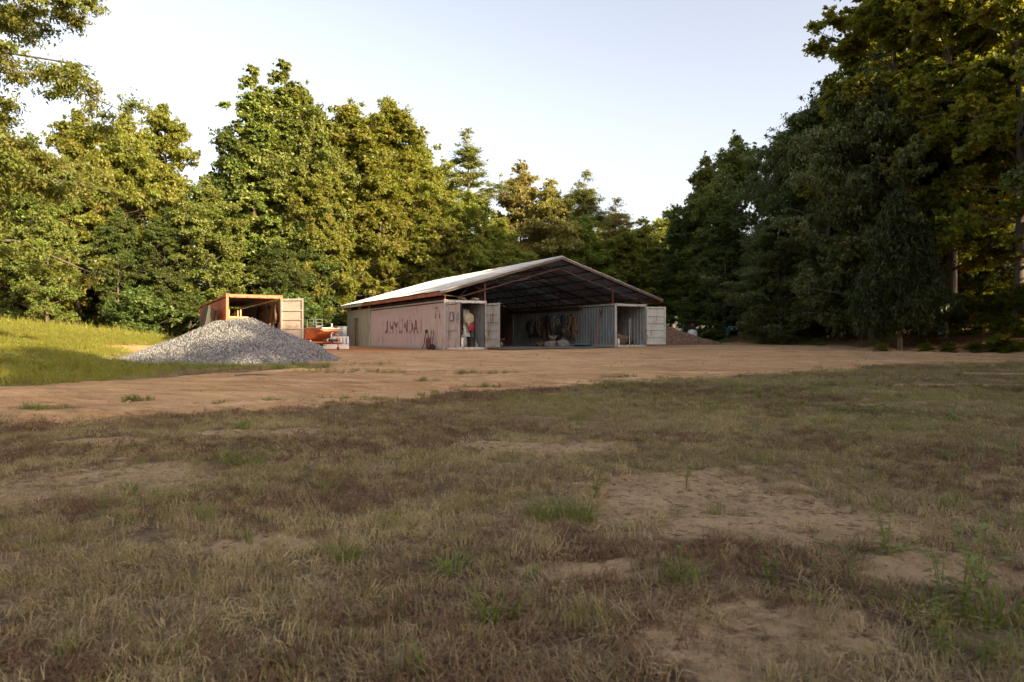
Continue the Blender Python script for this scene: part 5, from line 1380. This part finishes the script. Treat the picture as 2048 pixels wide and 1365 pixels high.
for i, (px, ty, d) in enumerate(((1790, 20, 58), (1840, 0, 54), (1680, 260, 60), (1850, -100, 50), (1950, -100, 48), (2060, -60, 46), (1900, 200, 60), (2010, 150, 60), (2110, -200, 40))):
    tpx(['darktall', 'glow', 'oakA'][i % 3], px, ty, d, 'tree in the shadowy second rank of the right wood', group='second rank of the right wood', wide=1.1, mat='dark' if i % 3 == 2 else None)
for i, (px, d, h, v, lab) in enumerate(((1400, 58, 5, 'bushA', 'leafy bush behind the brown gravel mound'), (1475, 56, 4.5, 'bushB', 'dark bush on the grass bank behind the quad bike'), (1530, 50, 5, 'bushB', 'dark bush on the bank right of the quad bike'), (1600, 46, 4.5, 'bushA', 'leafy bush at the foot of the big drooping oak'),
    (1670, 42, 4.5, 'bushB', 'dark bush right of the foot of the drooping oak'), (1740, 39, 4, 'bushB', 'dark bush left of the cedar'), (1860, 36, 3.4, 'bushB', 'dark bush right of the cedar'), (1930, 34.5, 3.0, 'bushB', 'golden rimmed bush near the leaf litter'), (2000, 33, 3.2, 'bushA', 'sunlit bush near the right edge above the leaf litter'), (2070, 31, 3.4, 'bushA', 'bush at the right edge'), (1640, 52, 6, 'bushB', 'tall dark bush deep behind the drooping oak'), (1800, 44, 6, 'bushB', 'tall dark bush deep behind the cedar'), (1900, 42, 6, 'bushB', 'tall dark bush deep in the right wood'), (1990, 40, 6, 'bushB', 'tall dark bush deep near the right edge'))):
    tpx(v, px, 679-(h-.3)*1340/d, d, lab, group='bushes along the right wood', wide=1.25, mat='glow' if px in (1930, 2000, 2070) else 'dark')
for i, (px, d, h) in enumerate(((1765, 31.5, .45), (1850, 30.8, .5), (1895, 30.5, .55), (1950, 29.5, .6), (2000, 29, .9), (2035, 28.5, .6), (1420, 53, 1.2), (1440, 54, 1.5))):
    x = (px-1024)/1340*d
    tree('bushA', x, d, h, ['small weedy bush left of the cedar trunk', 'small weedy bush right of the cedar trunk', 'second small weedy bush right of the cedar trunk', 'low golden bush on the leaf litter', 'tallest low golden bush on the leaf litter', 'low golden bush at the right edge of the leaf litter', 'small bush left of the quad bike', 'reedy bush beside the quad bike'][i], group='low bushes at the foot of the right wood', wide=2.0, mat='glow' if i < 6 else 'green')

# ---- the near tree at the upper left, standing outside the frame, its boughs hanging in
def near_tree():
    seed = 77; r = random.Random(seed); rg = np.random.default_rng(seed)
    tm = MB(); H = 13.5
    tm.tube([(0, 0, -.3), (.1, 0, 2), (.0, .1, 5), (.3, 0, 8), (.2, 0, 11), (.2, .1, 13)], [.34, .28, .24, .18, .10, .04], 10)
    C = []; Rr = []
    for i in range(50):
        f = .20+.78*(i+.5)/50; st = Vector((.1, 0, H*f*.95)); az = i*2.39996+.3; e = math.sin(math.pi*min(1, (f-.22)*.95+.28))**.7
        Lr = 4.9*e*r.uniform(.75, 1.15); a = r.uniform(-.1, .45)+.5*(f-.5)
        d = Vector((math.cos(az)*math.cos(a), math.sin(az)*math.cos(a), math.sin(a))); end = st+d*Lr; end.z -= .12*Lr
        mid = st.lerp(end, .55)+Vector((0, 0, .13*Lr))
        br = .075*(1-f*.5); tm.tube([st, mid, end], [br, br*.6, br*.18], 6, False)
        for j in range(9):
            g = .30+.70*(j+r.random()*.8)/9
            p = st.lerp(mid, g/.55) if g < .55 else mid.lerp(end, (g-.55)/.45)
            lat = Vector((-math.sin(az), math.cos(az), 0))*r.uniform(-1, 1)*Lr*.28+Vector((0, 0, r.uniform(-.5, .5)*.7))
            q = p+lat; tm.tube([p, p.lerp(q, .6)+Vector((0, 0, .08)), q-Vector((0, 0, .1))], [br*.32, br*.2, .006], 4, False)
            C.append(tuple(q)); Rr.append(r.uniform(.30, .58))
            if r.random() < .5: C.append(tuple(p.lerp(q, .5))); Rr.append(r.uniform(.2, .4))
    C = np.array(C); Rr = np.array(Rr)
    w = Rr**2*rg.uniform(.4, 1.4, len(Rr)); w /= w.sum()
    V = leaves(C, Rr, (w*210000).astype(int)+5, (.125, .052), rg, .7, 1.0, .75, .35, tri=True)
    return tm.mesh('trunk', M['bark'], True), quads_mesh('crown', V, L_['brownnear'], 3), H
L_['brownnear'] = leafmat('drooping_narrow_leaves', (.085, .115, .024), (.16, .17, .034), (.18, .15, .04), .42)
VAR['near'] = near_tree()
nx_, ny_ = -15.3, 16.4
tree('near', nx_, ny_, 13.2, 'near tree with drooping narrow leaves hanging in at the upper left', rz=.4, wide=1.08, group=None)
# a pine bough showing at the left edge
bt = thing('pine_bough', 'bright green pine branch poking in at the left edge', 'branch', (-22.6, 29.5, gz(-22.6, 29.5)))
r_ = np.random.default_rng(3)
Cb = np.array([(-.9+k*.33, .1*math.sin(k), 3.30+.06*k+.10*math.sin(k*3)-.25*(k % 2)) for k in range(9)])
MB().tube([(-4, .5, -.2), (-4, .4, 2.2), (-2, .2, 2.9), (1.6, 0, 3.3)], [.12, .09, .05, .012], 6).obj('stem', M['barkp'], bt)
inst('needles', quads_mesh('needles', leaves(Cb, np.full(9, .34), np.full(9, 480), (.20, .028), r_, .4, -.2, .9, .2), L_['pineyel']), bt)

# ---- trees outside the frame, to the right of and behind the camera, that keep the clearing in shade
for i, (x, y, h, v) in enumerate(((24.8, 22.5, 20, 'oakA'), (23.8, 16.5, 20, 'darktall'), (24.5, 10.5, 20, 'oakC'), (23.5, 4, 19.5, 'darktall'), (24.5, -2, 19.5, 'oakA'), (22.5, -9, 20, 'oakC'), (21, -15, 18, 'oakA'), (16, -19, 17, 'darktall'), (31, 14, 20, 'oakA'), (31, 4, 20, 'oakA'), (30, -8, 19, 'oakA'), (27, -17, 19, 'oakA'), (31, 25, 21, 'oakC'), (10, -22, 17, 'oakC'), (38, -4, 19, 'darktall'), (28, -12.5, 19, 'darktall'), (27, 0, 18, 'darktall'), (22.8, 19.2, 19, 'darktall'), (26.5, 7.5, 20, 'darktall'))):
    tree(v, x, y, h*(.88 if y > 3 else .90), 'tree outside the frame on the shaded right side of the clearing', group='trees round the clearing outside the frame', wide=1.25, mat='dark' if v == 'oakA' else None)

# ------------------------------------------------------------------ grass: tuft meshes scattered by geometry nodes
def tuft(name, n, h, spread, w, lean, mat, seed, curl=.4, seg=2):
    rg = np.random.default_rng(seed)
    V = []; F = []
    for i in range(n):
        a = rg.random()*6.28; rr = spread*math.sqrt(rg.random()); x, y = rr*math.cos(a), rr*math.sin(a)
        hh = h*(.4+.8*rg.random()); la = rg.random()*6.28; ll = lean*hh*(.3+rg.random()); dx, dy = math.cos(la), math.sin(la)
        px_, py_ = -dy*w/2, dx*w/2; b = len(V)
        m = (x+dx*ll*.35, y+dy*ll*.35, hh*.6); t = (x+dx*ll*(1+curl), y+dy*ll*(1+curl), hh*(1-curl*.4))
        V += [(x-px_, y-py_, -.01), (x+px_, y+py_, -.01), (m[0]+px_*.8, m[1]+py_*.8, m[2]), (m[0]-px_*.8, m[1]-py_*.8, m[2]), t]
        F += [(b, b+1, b+2, b+3), (b+3, b+2, b+4)]
    m = MB(); m.v = V; m.f = F
    o = bpy.data.objects.new(name, m.mesh(name, L_[mat])); return o

def scatter(name, xs_, ys_, tufts, smin, smax, seed, zoff=0.0, tilt=.25):
    rg = np.random.default_rng(seed); n = len(xs_)
    zs = ground_z(xs_, ys_)
    # follow the same small humps as the ground mesh
    nw = 1-sstep(9, 22, np.hypot(xs_, ys_))
    zs = zs+nw*((fbm(xs_*3.2, ys_*3.2, 91, 4)-.5)*.055+(fbm(xs_*11, ys_*11, 92, 3)-.5)*.022)+zoff
    me = bpy.data.meshes.new(name); me.vertices.add(n)
    me.vertices.foreach_set('co', np.stack([xs_, ys_, zs], -1).astype(np.float32).ravel())
    def at(nm, ty, arr):
        a = me.attributes.new(nm, ty, 'POINT'); a.data.foreach_set('vector' if ty == 'FLOAT_VECTOR' else 'value', arr.ravel())
    at('rotv', 'FLOAT_VECTOR', np.stack([rg.normal(size=n)*tilt, rg.normal(size=n)*tilt, rg.random(n)*6.28], -1).astype(np.float32))
    at('scl', 'FLOAT', (smin+(smax-smin)*rg.random(n)).astype(np.float32)*(1+.0*xs_).astype(np.float32))
    at('tint', 'FLOAT', np.clip(fbm(xs_*1.1, ys_*1.1, seed+5, 3)*.7+rg.random(n)*.45-.1, 0, 1).astype(np.float32))
    at('pick', 'INT', rg.integers(0, len(tufts), n).astype(np.int32))
    me.update()
    o = bpy.data.objects.new(name, me); COL.objects.link(o); tag(o, kind='stuff')
    ng = bpy.data.node_groups.new(name+'_scatter', 'GeometryNodeTree')
    ng.interface.new_socket('Geometry', in_out='INPUT', socket_type='NodeSocketGeometry')
    ng.interface.new_socket('Geometry', in_out='OUTPUT', socket_type='NodeSocketGeometry')
    nd = ng.nodes; lk = ng.links
    gi = nd.new('NodeGroupInput'); go = nd.new('NodeGroupOutput')
    iop = nd.new('GeometryNodeInstanceOnPoints')
    coll = bpy.data.collections.new(name+'_tufts')
    for t in tufts: coll.objects.link(t)
    ci = nd.new('GeometryNodeCollectionInfo'); ci.inputs[0].default_value = coll; ci.inputs[1].default_value = True; ci.inputs[2].default_value = True
    def na(nm, ty):
        a = nd.new('GeometryNodeInputNamedAttribute'); a.data_type = ty; a.inputs[0].default_value = nm; return a.outputs[0]
    lk.new(gi.outputs[0], iop.inputs['Points']); lk.new(ci.outputs[0], iop.inputs['Instance'])
    iop.inputs['Pick Instance'].default_value = True
    lk.new(na('pick', 'INT'), iop.inputs['Instance Index'])
    er = nd.new('FunctionNodeEulerToRotation'); lk.new(na('rotv', 'FLOAT_VECTOR'), er.inputs[0]); lk.new(er.outputs[0], iop.inputs['Rotation'])
    lk.new(na('scl', 'FLOAT'), iop.inputs['Scale'])
    lk.new(iop.outputs[0], go.inputs[0])
    md = o.modifiers.new('scatter', 'NODES'); md.node_group = ng
    return o

def field(n, y0, y1, seed, margin=2.0, power=1.0):
    """random spots over the stretch of meadow in view (plus a margin to both sides)"""
    rg = np.random.default_rng(seed)
    Y = y0+(y1-y0)*rg.random(n)**power; Xh = .80*Y+margin; X = (rg.random(n)*2-1)*Xh
    # even density: thin by width
    k = rg.random(n) < Xh/Xh.max()
    return X[k], Y[k], rg

tD = [tuft('dry_tuft', 46, .046, .075, .0028, 1.0, 'grassD', 1+i) for i in range(3)]
tO = [tuft('olive_tuft', 42, .052, .080, .0030, .8, 'grassO', 11+i) for i in range(3)]
tR = [tuft('weed_tuft', 60, .034, .085, .0032, 1.2, 'grassR', 21+i, .6) for i in range(3)]
tG = [tuft('green_tuft', 16, .11, .05, .0055, .7, 'grassG', 31+i) for i in range(3)]
# near field
def veg(X, Y): return (1-bare_mask(X, Y))*(1-road_mask(X, Y))
X, Y, rg = field(34000, 1.6, 9.5, 1); v = veg(X, Y); b = brown_mask(X, Y)
k = rg.random(len(X)) < v*(.95-.75*b)*(.25+.75*sstep(.36, .5, fbm(X*2.6, Y*2.6, 305, 4)))+.06*(1-road_mask(X, Y)); scatter('dry_grass', X[k], Y[k], tD, .5, 1.25, 1)
X, Y, rg = field(26000, 1.6, 10.5, 2); v = veg(X, Y); b = brown_mask(X, Y); g = green_mask(X, Y)
k = rg.random(len(X)) < v*(.45+.5*sstep(-2, 3, X)*sstep(4, 7, Y)+.3*g)*(1-.7*b)*(.55+.45*sstep(.4, .6, fbm(X*1.6, Y*1.6, 300, 3))); scatter('olive_grass', X[k], Y[k], tO, .5, 1.2, 2)
X, Y, rg = field(48000, 1.6, 12.0, 3); v = veg(X, Y); b = brown_mask(X, Y)
k = rg.random(len(X)) < v*b*.95; scatter('brown_weeds', X[k], Y[k], tR, .6, 1.4, 3)
X, Y, rg = field(9000, 1.7, 13, 4); v = np.maximum(veg(X, Y), .12*(1-road_mask(X, Y))); g = green_mask(X, Y)
k = rg.random(len(X)) < v*(.10+.55*g)*(.4+1.6*sstep(.3, 3, X)); scatter('green_grass', X[k], Y[k], tG, .45, 1.1, 4)
# middle distance
X, Y, rg = field(30000, 9.0, 24, 5); v = veg(X, Y)*(1-litter_mask(X, Y))*(1-hill_mask(X, Y)); b = brown_mask(X, Y)
k = (rg.random(len(X)) < v*.9) & (rg.random(len(X)) > b*.75); scatter('meadow_grass', X[k], Y[k], tO+tD[:1], .8, 1.5, 5)
k2 = (rg.random(len(X)) < v*b*.8) & ~k; scatter('brown_weeds_far', X[k2], Y[k2], tR, 1.0, 1.9, 6)
# the grassy rise on the left, green and taller; seed heads on its crest
tH = [tuft('rise_tuft', 34, .13, .12, .008, .5, 'grassY', 41+i) for i in range(3)]
rg = np.random.default_rng(8); n = 60000
X = rg.uniform(-36, -4, n); Y = rg.uniform(8, 41, n)
den = hill_mask(X, Y)*(1-road_mask(X, Y)) * (1-litter_mask(X, Y)*.3)
den *= (Y > 8.5)*(np.hypot(X+9.35, Y-22) > 3.6+.35*np.sin(X*3))*(1-.85*np.exp(-(((X+13.2)/1.3)**2+((Y-22.5)/3.0)**2)))
den *= ~((X > -19.5) & (Y > 27.5) & (X > -12.9-(Y-30)*.58-1.9))
k = rg.random(n) < den*(.35+.65*sstep(.38, .55, fbm(X*.6, Y*.6, 310, 3))); scatter('rise_grass', X[k], Y[k], tH, .7, 1.5, 7)
tS = [tuft('seed_stalk', 7, .55, .12, .016, .35, 'grassY', 51+i, .5) for i in range(3)]
X = rg.uniform(-36, -15, 3800); Y = rg.uniform(30, 38, 3800); k = (hill_mask(X, Y) > .8) & (rg.random(3800) < .5*np.exp(-((Y-35)/2.5)**2)) & (X < -18.5); scatter('seed_stalks', X[k], Y[k], tS, .5, 1.3, 8)
# strip of grass in front of the gravel pile and scattered patches on the dirt
X = rg.uniform(-13, -3.2, 9000); Y = rg.uniform(15, 20.5, 9000)
d = np.exp(-(((Y-17.4-(X+9)*.05)/.75)**2))*(np.hypot(X+9.35, Y-22) > 3.6)*(1-.8*sstep(-8.2, -6.8, X))*(1-sstep(-5.4, -4.6, X)); k = rg.random(9000) < d*.9*sstep(.3, .5, fbm(X*1.2, Y*1.2, 312, 3)); scatter('pile_foot_grass', X[k], Y[k], tG+tO, .9, 1.7, 9)
PX, PY = [], []
for (px, py, rx, ry, cnt) in ((965, 778, .36, .16, 60), (640, 745, .9, .3, 50), (740, 730, .7, .3, 45), (755, 745, .9, .15, 30), (1005, 748, .5, .12, 20), (925, 746, .3, .1, 16), (850, 762, .4, .1, 14), (700, 800, .5, .15, 40), (1225, 772, .5, .12, 30), (1300, 774, .5, .2, 30), (90, 822, .5, .12, 60), (270, 802, .25, .08, 25), (550, 805, .3, .1, 14), (1240, 756, .5, .12, 20), (1360, 760, .8, .2, 30), (1410, 690, 1.5, .3, 40)):
    x, y = p2g(px, py); PX.append(rg.normal(x, rx*.5, cnt)); PY.append(rg.normal(y, ry*.5, cnt))
scatter('patch_grass', np.concatenate(PX), np.concatenate(PY), tG+tO, .6, 1.3, 10)
# grass on the bank at the right
X = rg.uniform(13, 24, 16000); Y = rg.uniform(28, 56, 16000); rx = np.interp(Y, [28, 37, 51, 70], [21.4, 18.8, 16.0, 13.0])
k = (X > rx-.2) & (X < rx+3.2+2*sstep(44, 52, Y)) & (rg.random(16000) < .7*sstep(.40, .55, fbm(X*.5, Y*.5, 320, 3))*sstep(33, 42, Y)); scatter('bank_grass', X[k], Y[k], [tuft('bank_tuft', 30, .13, .14, .010, .6, 'grassG', 61+i) for i in range(2)], .8, 1.6, 11)
# leaf litter under the right wood
rg = np.random.default_rng(12); n = 7000
X = rg.uniform(13, 30, n); Y = rg.uniform(24, 54, n); rx = np.interp(Y, [-60, 0, 15, 28, 37, 51, 70], [30, 27, 24.5, 21.4, 18.8, 16.0, 13.0]); k = (X > rx-.1) & (X < rx+4) & (rg.random(n) < np.exp(-(X-rx)*.25)); X, Y = X[k], Y[k]
C = np.stack([X, Y, ground_z(X, Y)+.02], -1)
L_['litter'] = leafmat('fallen_leaves', (.16, .07, .035), (.32, .17, .08), (.24, .11, .05), .15)
o = inst('leaf_litter', quads_mesh('leaf_litter', leaves(C, np.full(len(C), .30), np.full(len(C), 4), (.13, .08), rg, .10, .0, .9, 2.0), L_['litter'])); tag(o, kind='stuff')
# dry straw and twigs lying flat in the near field
X, Y, rg = field(42000, 1.7, 8, 14); k = rg.random(len(X)) < (1-road_mask(X, Y))*(.25+.75*sstep(.42, .55, fbm(X*1.9, Y*1.9, 330, 3))); X, Y = X[k], Y[k]
nw = 1-sstep(9, 22, np.hypot(X, Y)); Z = ground_z(X, Y)+nw*((fbm(X*3.2, Y*3.2, 91, 4)-.5)*.055+(fbm(X*11, Y*11, 92, 3)-.5)*.022)
C = np.stack([X, Y, Z+.008], -1); L_['straw'] = leafmat('flat_straw', (.10, .06, .035), (.36, .26, .14), (.06, .04, .028), .1)
o = inst('straw_litter', quads_mesh('straw_litter', leaves(C, np.full(len(C), .035), np.full(len(C), 2), (.06, .0045), rg, .12, 0, .9, 2.5), L_['straw'])); tag(o, kind='stuff')

# ---- countable weeds and clumps in the meadow
def weed(kind, px, py, label, s=1.0):
    x, y = p2g(px, py); r = random.Random(int(px*7+py)); z = gz(x, y)+float((1-sstep(9, 22, math.hypot(x, y)))*((fbm(np.array([x*3.2]), np.array([y*3.2]), 91, 4)[0]-.5)*.055+(fbm(np.array([x*11]), np.array([y*11]), 92, 3)[0]-.5)*.022))
    t = thing({'blade': 'grass_clump', 'leafy': 'weed_plant', 'mat': 'low_weed'}[kind], label, {'blade': 'grass clump', 'leafy': 'weed', 'mat': 'weed'}[kind], (x, y, z), r.uniform(0, 6))
    m = MB(); st = MB()
    if kind == 'blade':
        for i in range(int(46)):
            a = r.uniform(0, 6.28); rr = .09*math.sqrt(r.random()); bx, by = rr*math.cos(a), rr*math.sin(a); h = r.uniform(.05, .125); l = r.uniform(.02, .12); la = a+r.uniform(-.8, .8); dx, dy = math.cos(la), math.sin(la); w = r.uniform(.003, .0055)
            pts = [(bx, by, -.01, 1), (bx+dx*l*.25, by+dy*l*.25, h*.55, .9), (bx+dx*l*.7, by+dy*l*.7, h*.9, .6), (bx+dx*l*1.3, by+dy*l*1.3, h*.95, .1)]
            b = len(m.v)
            for q in pts: m.v += [(q[0]-dy*w*q[3], q[1]+dx*w*q[3], q[2]), (q[0]+dy*w*q[3], q[1]-dx*w*q[3], q[2])]
            for k in range(3): m.f.append((b+2*k, b+2*k+1, b+2*k+3, b+2*k+2))
        m.obj('blades', L_['weed'], t)
    else:
        ns = 4 if kind == 'leafy' else 9
        for i in range(ns):
            a = r.uniform(0, 6.28); h = r.uniform(.12, .24) if kind == 'leafy' else .02; l = r.uniform(.02, .10) if kind == 'leafy' else r.uniform(.08, .2)
            e = (math.cos(a)*l, math.sin(a)*l, h); st.tube([(0, 0, -.01), (e[0]*.4, e[1]*.4, h*.6), e], [.0022, .0018, .001], 4)
            for j in range(10):
                g = .15+.85*j/9; p = Vector((e[0]*g, e[1]*g, h*g)); la = r.uniform(0, 6.28); L = r.uniform(.02, .05) if kind == 'leafy' else r.uniform(.01, .022); wd = L*.32
                dv = Vector((math.cos(la), math.sin(la), r.uniform(-.1, .7))).normalized(); sv = Vector((-math.sin(la), math.cos(la), 0))*wd
                b = len(m.v); m.v += [tuple(p), tuple(p+dv*L*.5+sv), tuple(p+dv*L-Vector((0, 0, L*.2))), tuple(p+dv*L*.5-sv)]; m.f += [(b, b+1, b+2, b+3)]
        st.obj('stem', L_['weed'], t); m.obj('leaves', L_['weed'], t)
    t.scale = (s, s, s); return t
for a in (('blade', 1085, 1040, 'bright green grass clump at the left end of the green tuft beside the bare patch', 1.0), ('blade', 1130, 1035, 'bright green grass clump in the middle of the green tuft beside the bare patch', 1.0), ('blade', 1165, 1045, 'bright green grass clump at the right end of the green tuft beside the bare patch', .9),
          ('leafy', 1187, 1000, 'slim leafy weed with rounded leaves standing at the edge of the bare patch', 1.1), ('leafy', 1372, 980, 'small leafy weed standing in the bare patch', .7),
          ('blade', 900, 1150, 'green grass clump in the lower middle of the meadow', .8), ('blade', 985, 1235, 'coarse green grass clump low in the middle', 1.0), ('blade', 1370, 1160, 'green grass clump below the brown weed patch', .8), ('leafy', 1360, 1175, 'low leafy weed below the brown weed patch', .8),
          ('mat', 1730, 1115, 'low spreading green weed at the right of the bare patch', 1.6), ('mat', 1800, 1105, 'second low spreading green weed right of the bare patch', 1.2), ('mat', 1660, 1190, 'low green weed under the bare patch at right', 1.0), ('mat', 1705, 823, 'bright low weed in the dry grass at upper right', 4.2), ('mat', 1880, 838, 'low bright weed nearer the right edge of the dry grass', 3.6), ('mat', 1790, 835, 'small bright weed between the two larger ones in the dry grass', 3.0),
          ('leafy', 1545, 1170, 'thin upright weed under the bare patch', .9), ('leafy', 1775, 1120, 'tall broad bladed weed over the low green weed', 1.1), ('leafy', 1885, 1200, 'leafy weed with dark round leaves at the lower right', 1.1), ('leafy', 1925, 1240, 'bushy weed at the lower right', 1.1), ('leafy', 1960, 1190, 'upright weed near the lower right edge', 1.2), ('blade', 1850, 1240, 'green grass clump at the lower right', .9), ('blade', 1990, 1250, 'dark grass clump at the lower right edge', 1.0),
          ('leafy', 1880, 1320, 'leafy weed at the bottom right', .8), ('leafy', 1965, 1335, 'leafy weed in the bottom right corner', .8), ('blade', 1910, 1020, 'green grass clump in the dry grass at right', .7),
          ('blade', 440, 812, 'wiry grass clump standing on the near road edge at the left', .9), ('blade', 975, 785, 'grass clump at the right end of the small green mound on the road edge', .7), ('blade', 485, 860, 'pale grass clump in the brown weeds at left', .9), ('blade', 455, 930, 'grey green grass clump left of the middle', 1.1), ('blade', 505, 935, 'second grey green grass clump left of the middle', 1.1), ('blade', 265, 985, 'small grass clump in the bare soil at left', .7), ('blade', 590, 735, 'green grass clump at the foot of the gravel pile', 1.5), ('blade', 560, 738, 'second green grass clump at the foot of the gravel pile', 1.5),
          ('blade', 870, 790, 'thin grass clump at the road edge in the middle', .8), ('blade', 690, 1120, 'green grass clump in the dry grass left of the middle', .7), ('blade', 840, 795, 'wide grass clump at the road edge left of the middle', .8)): weed(*a)
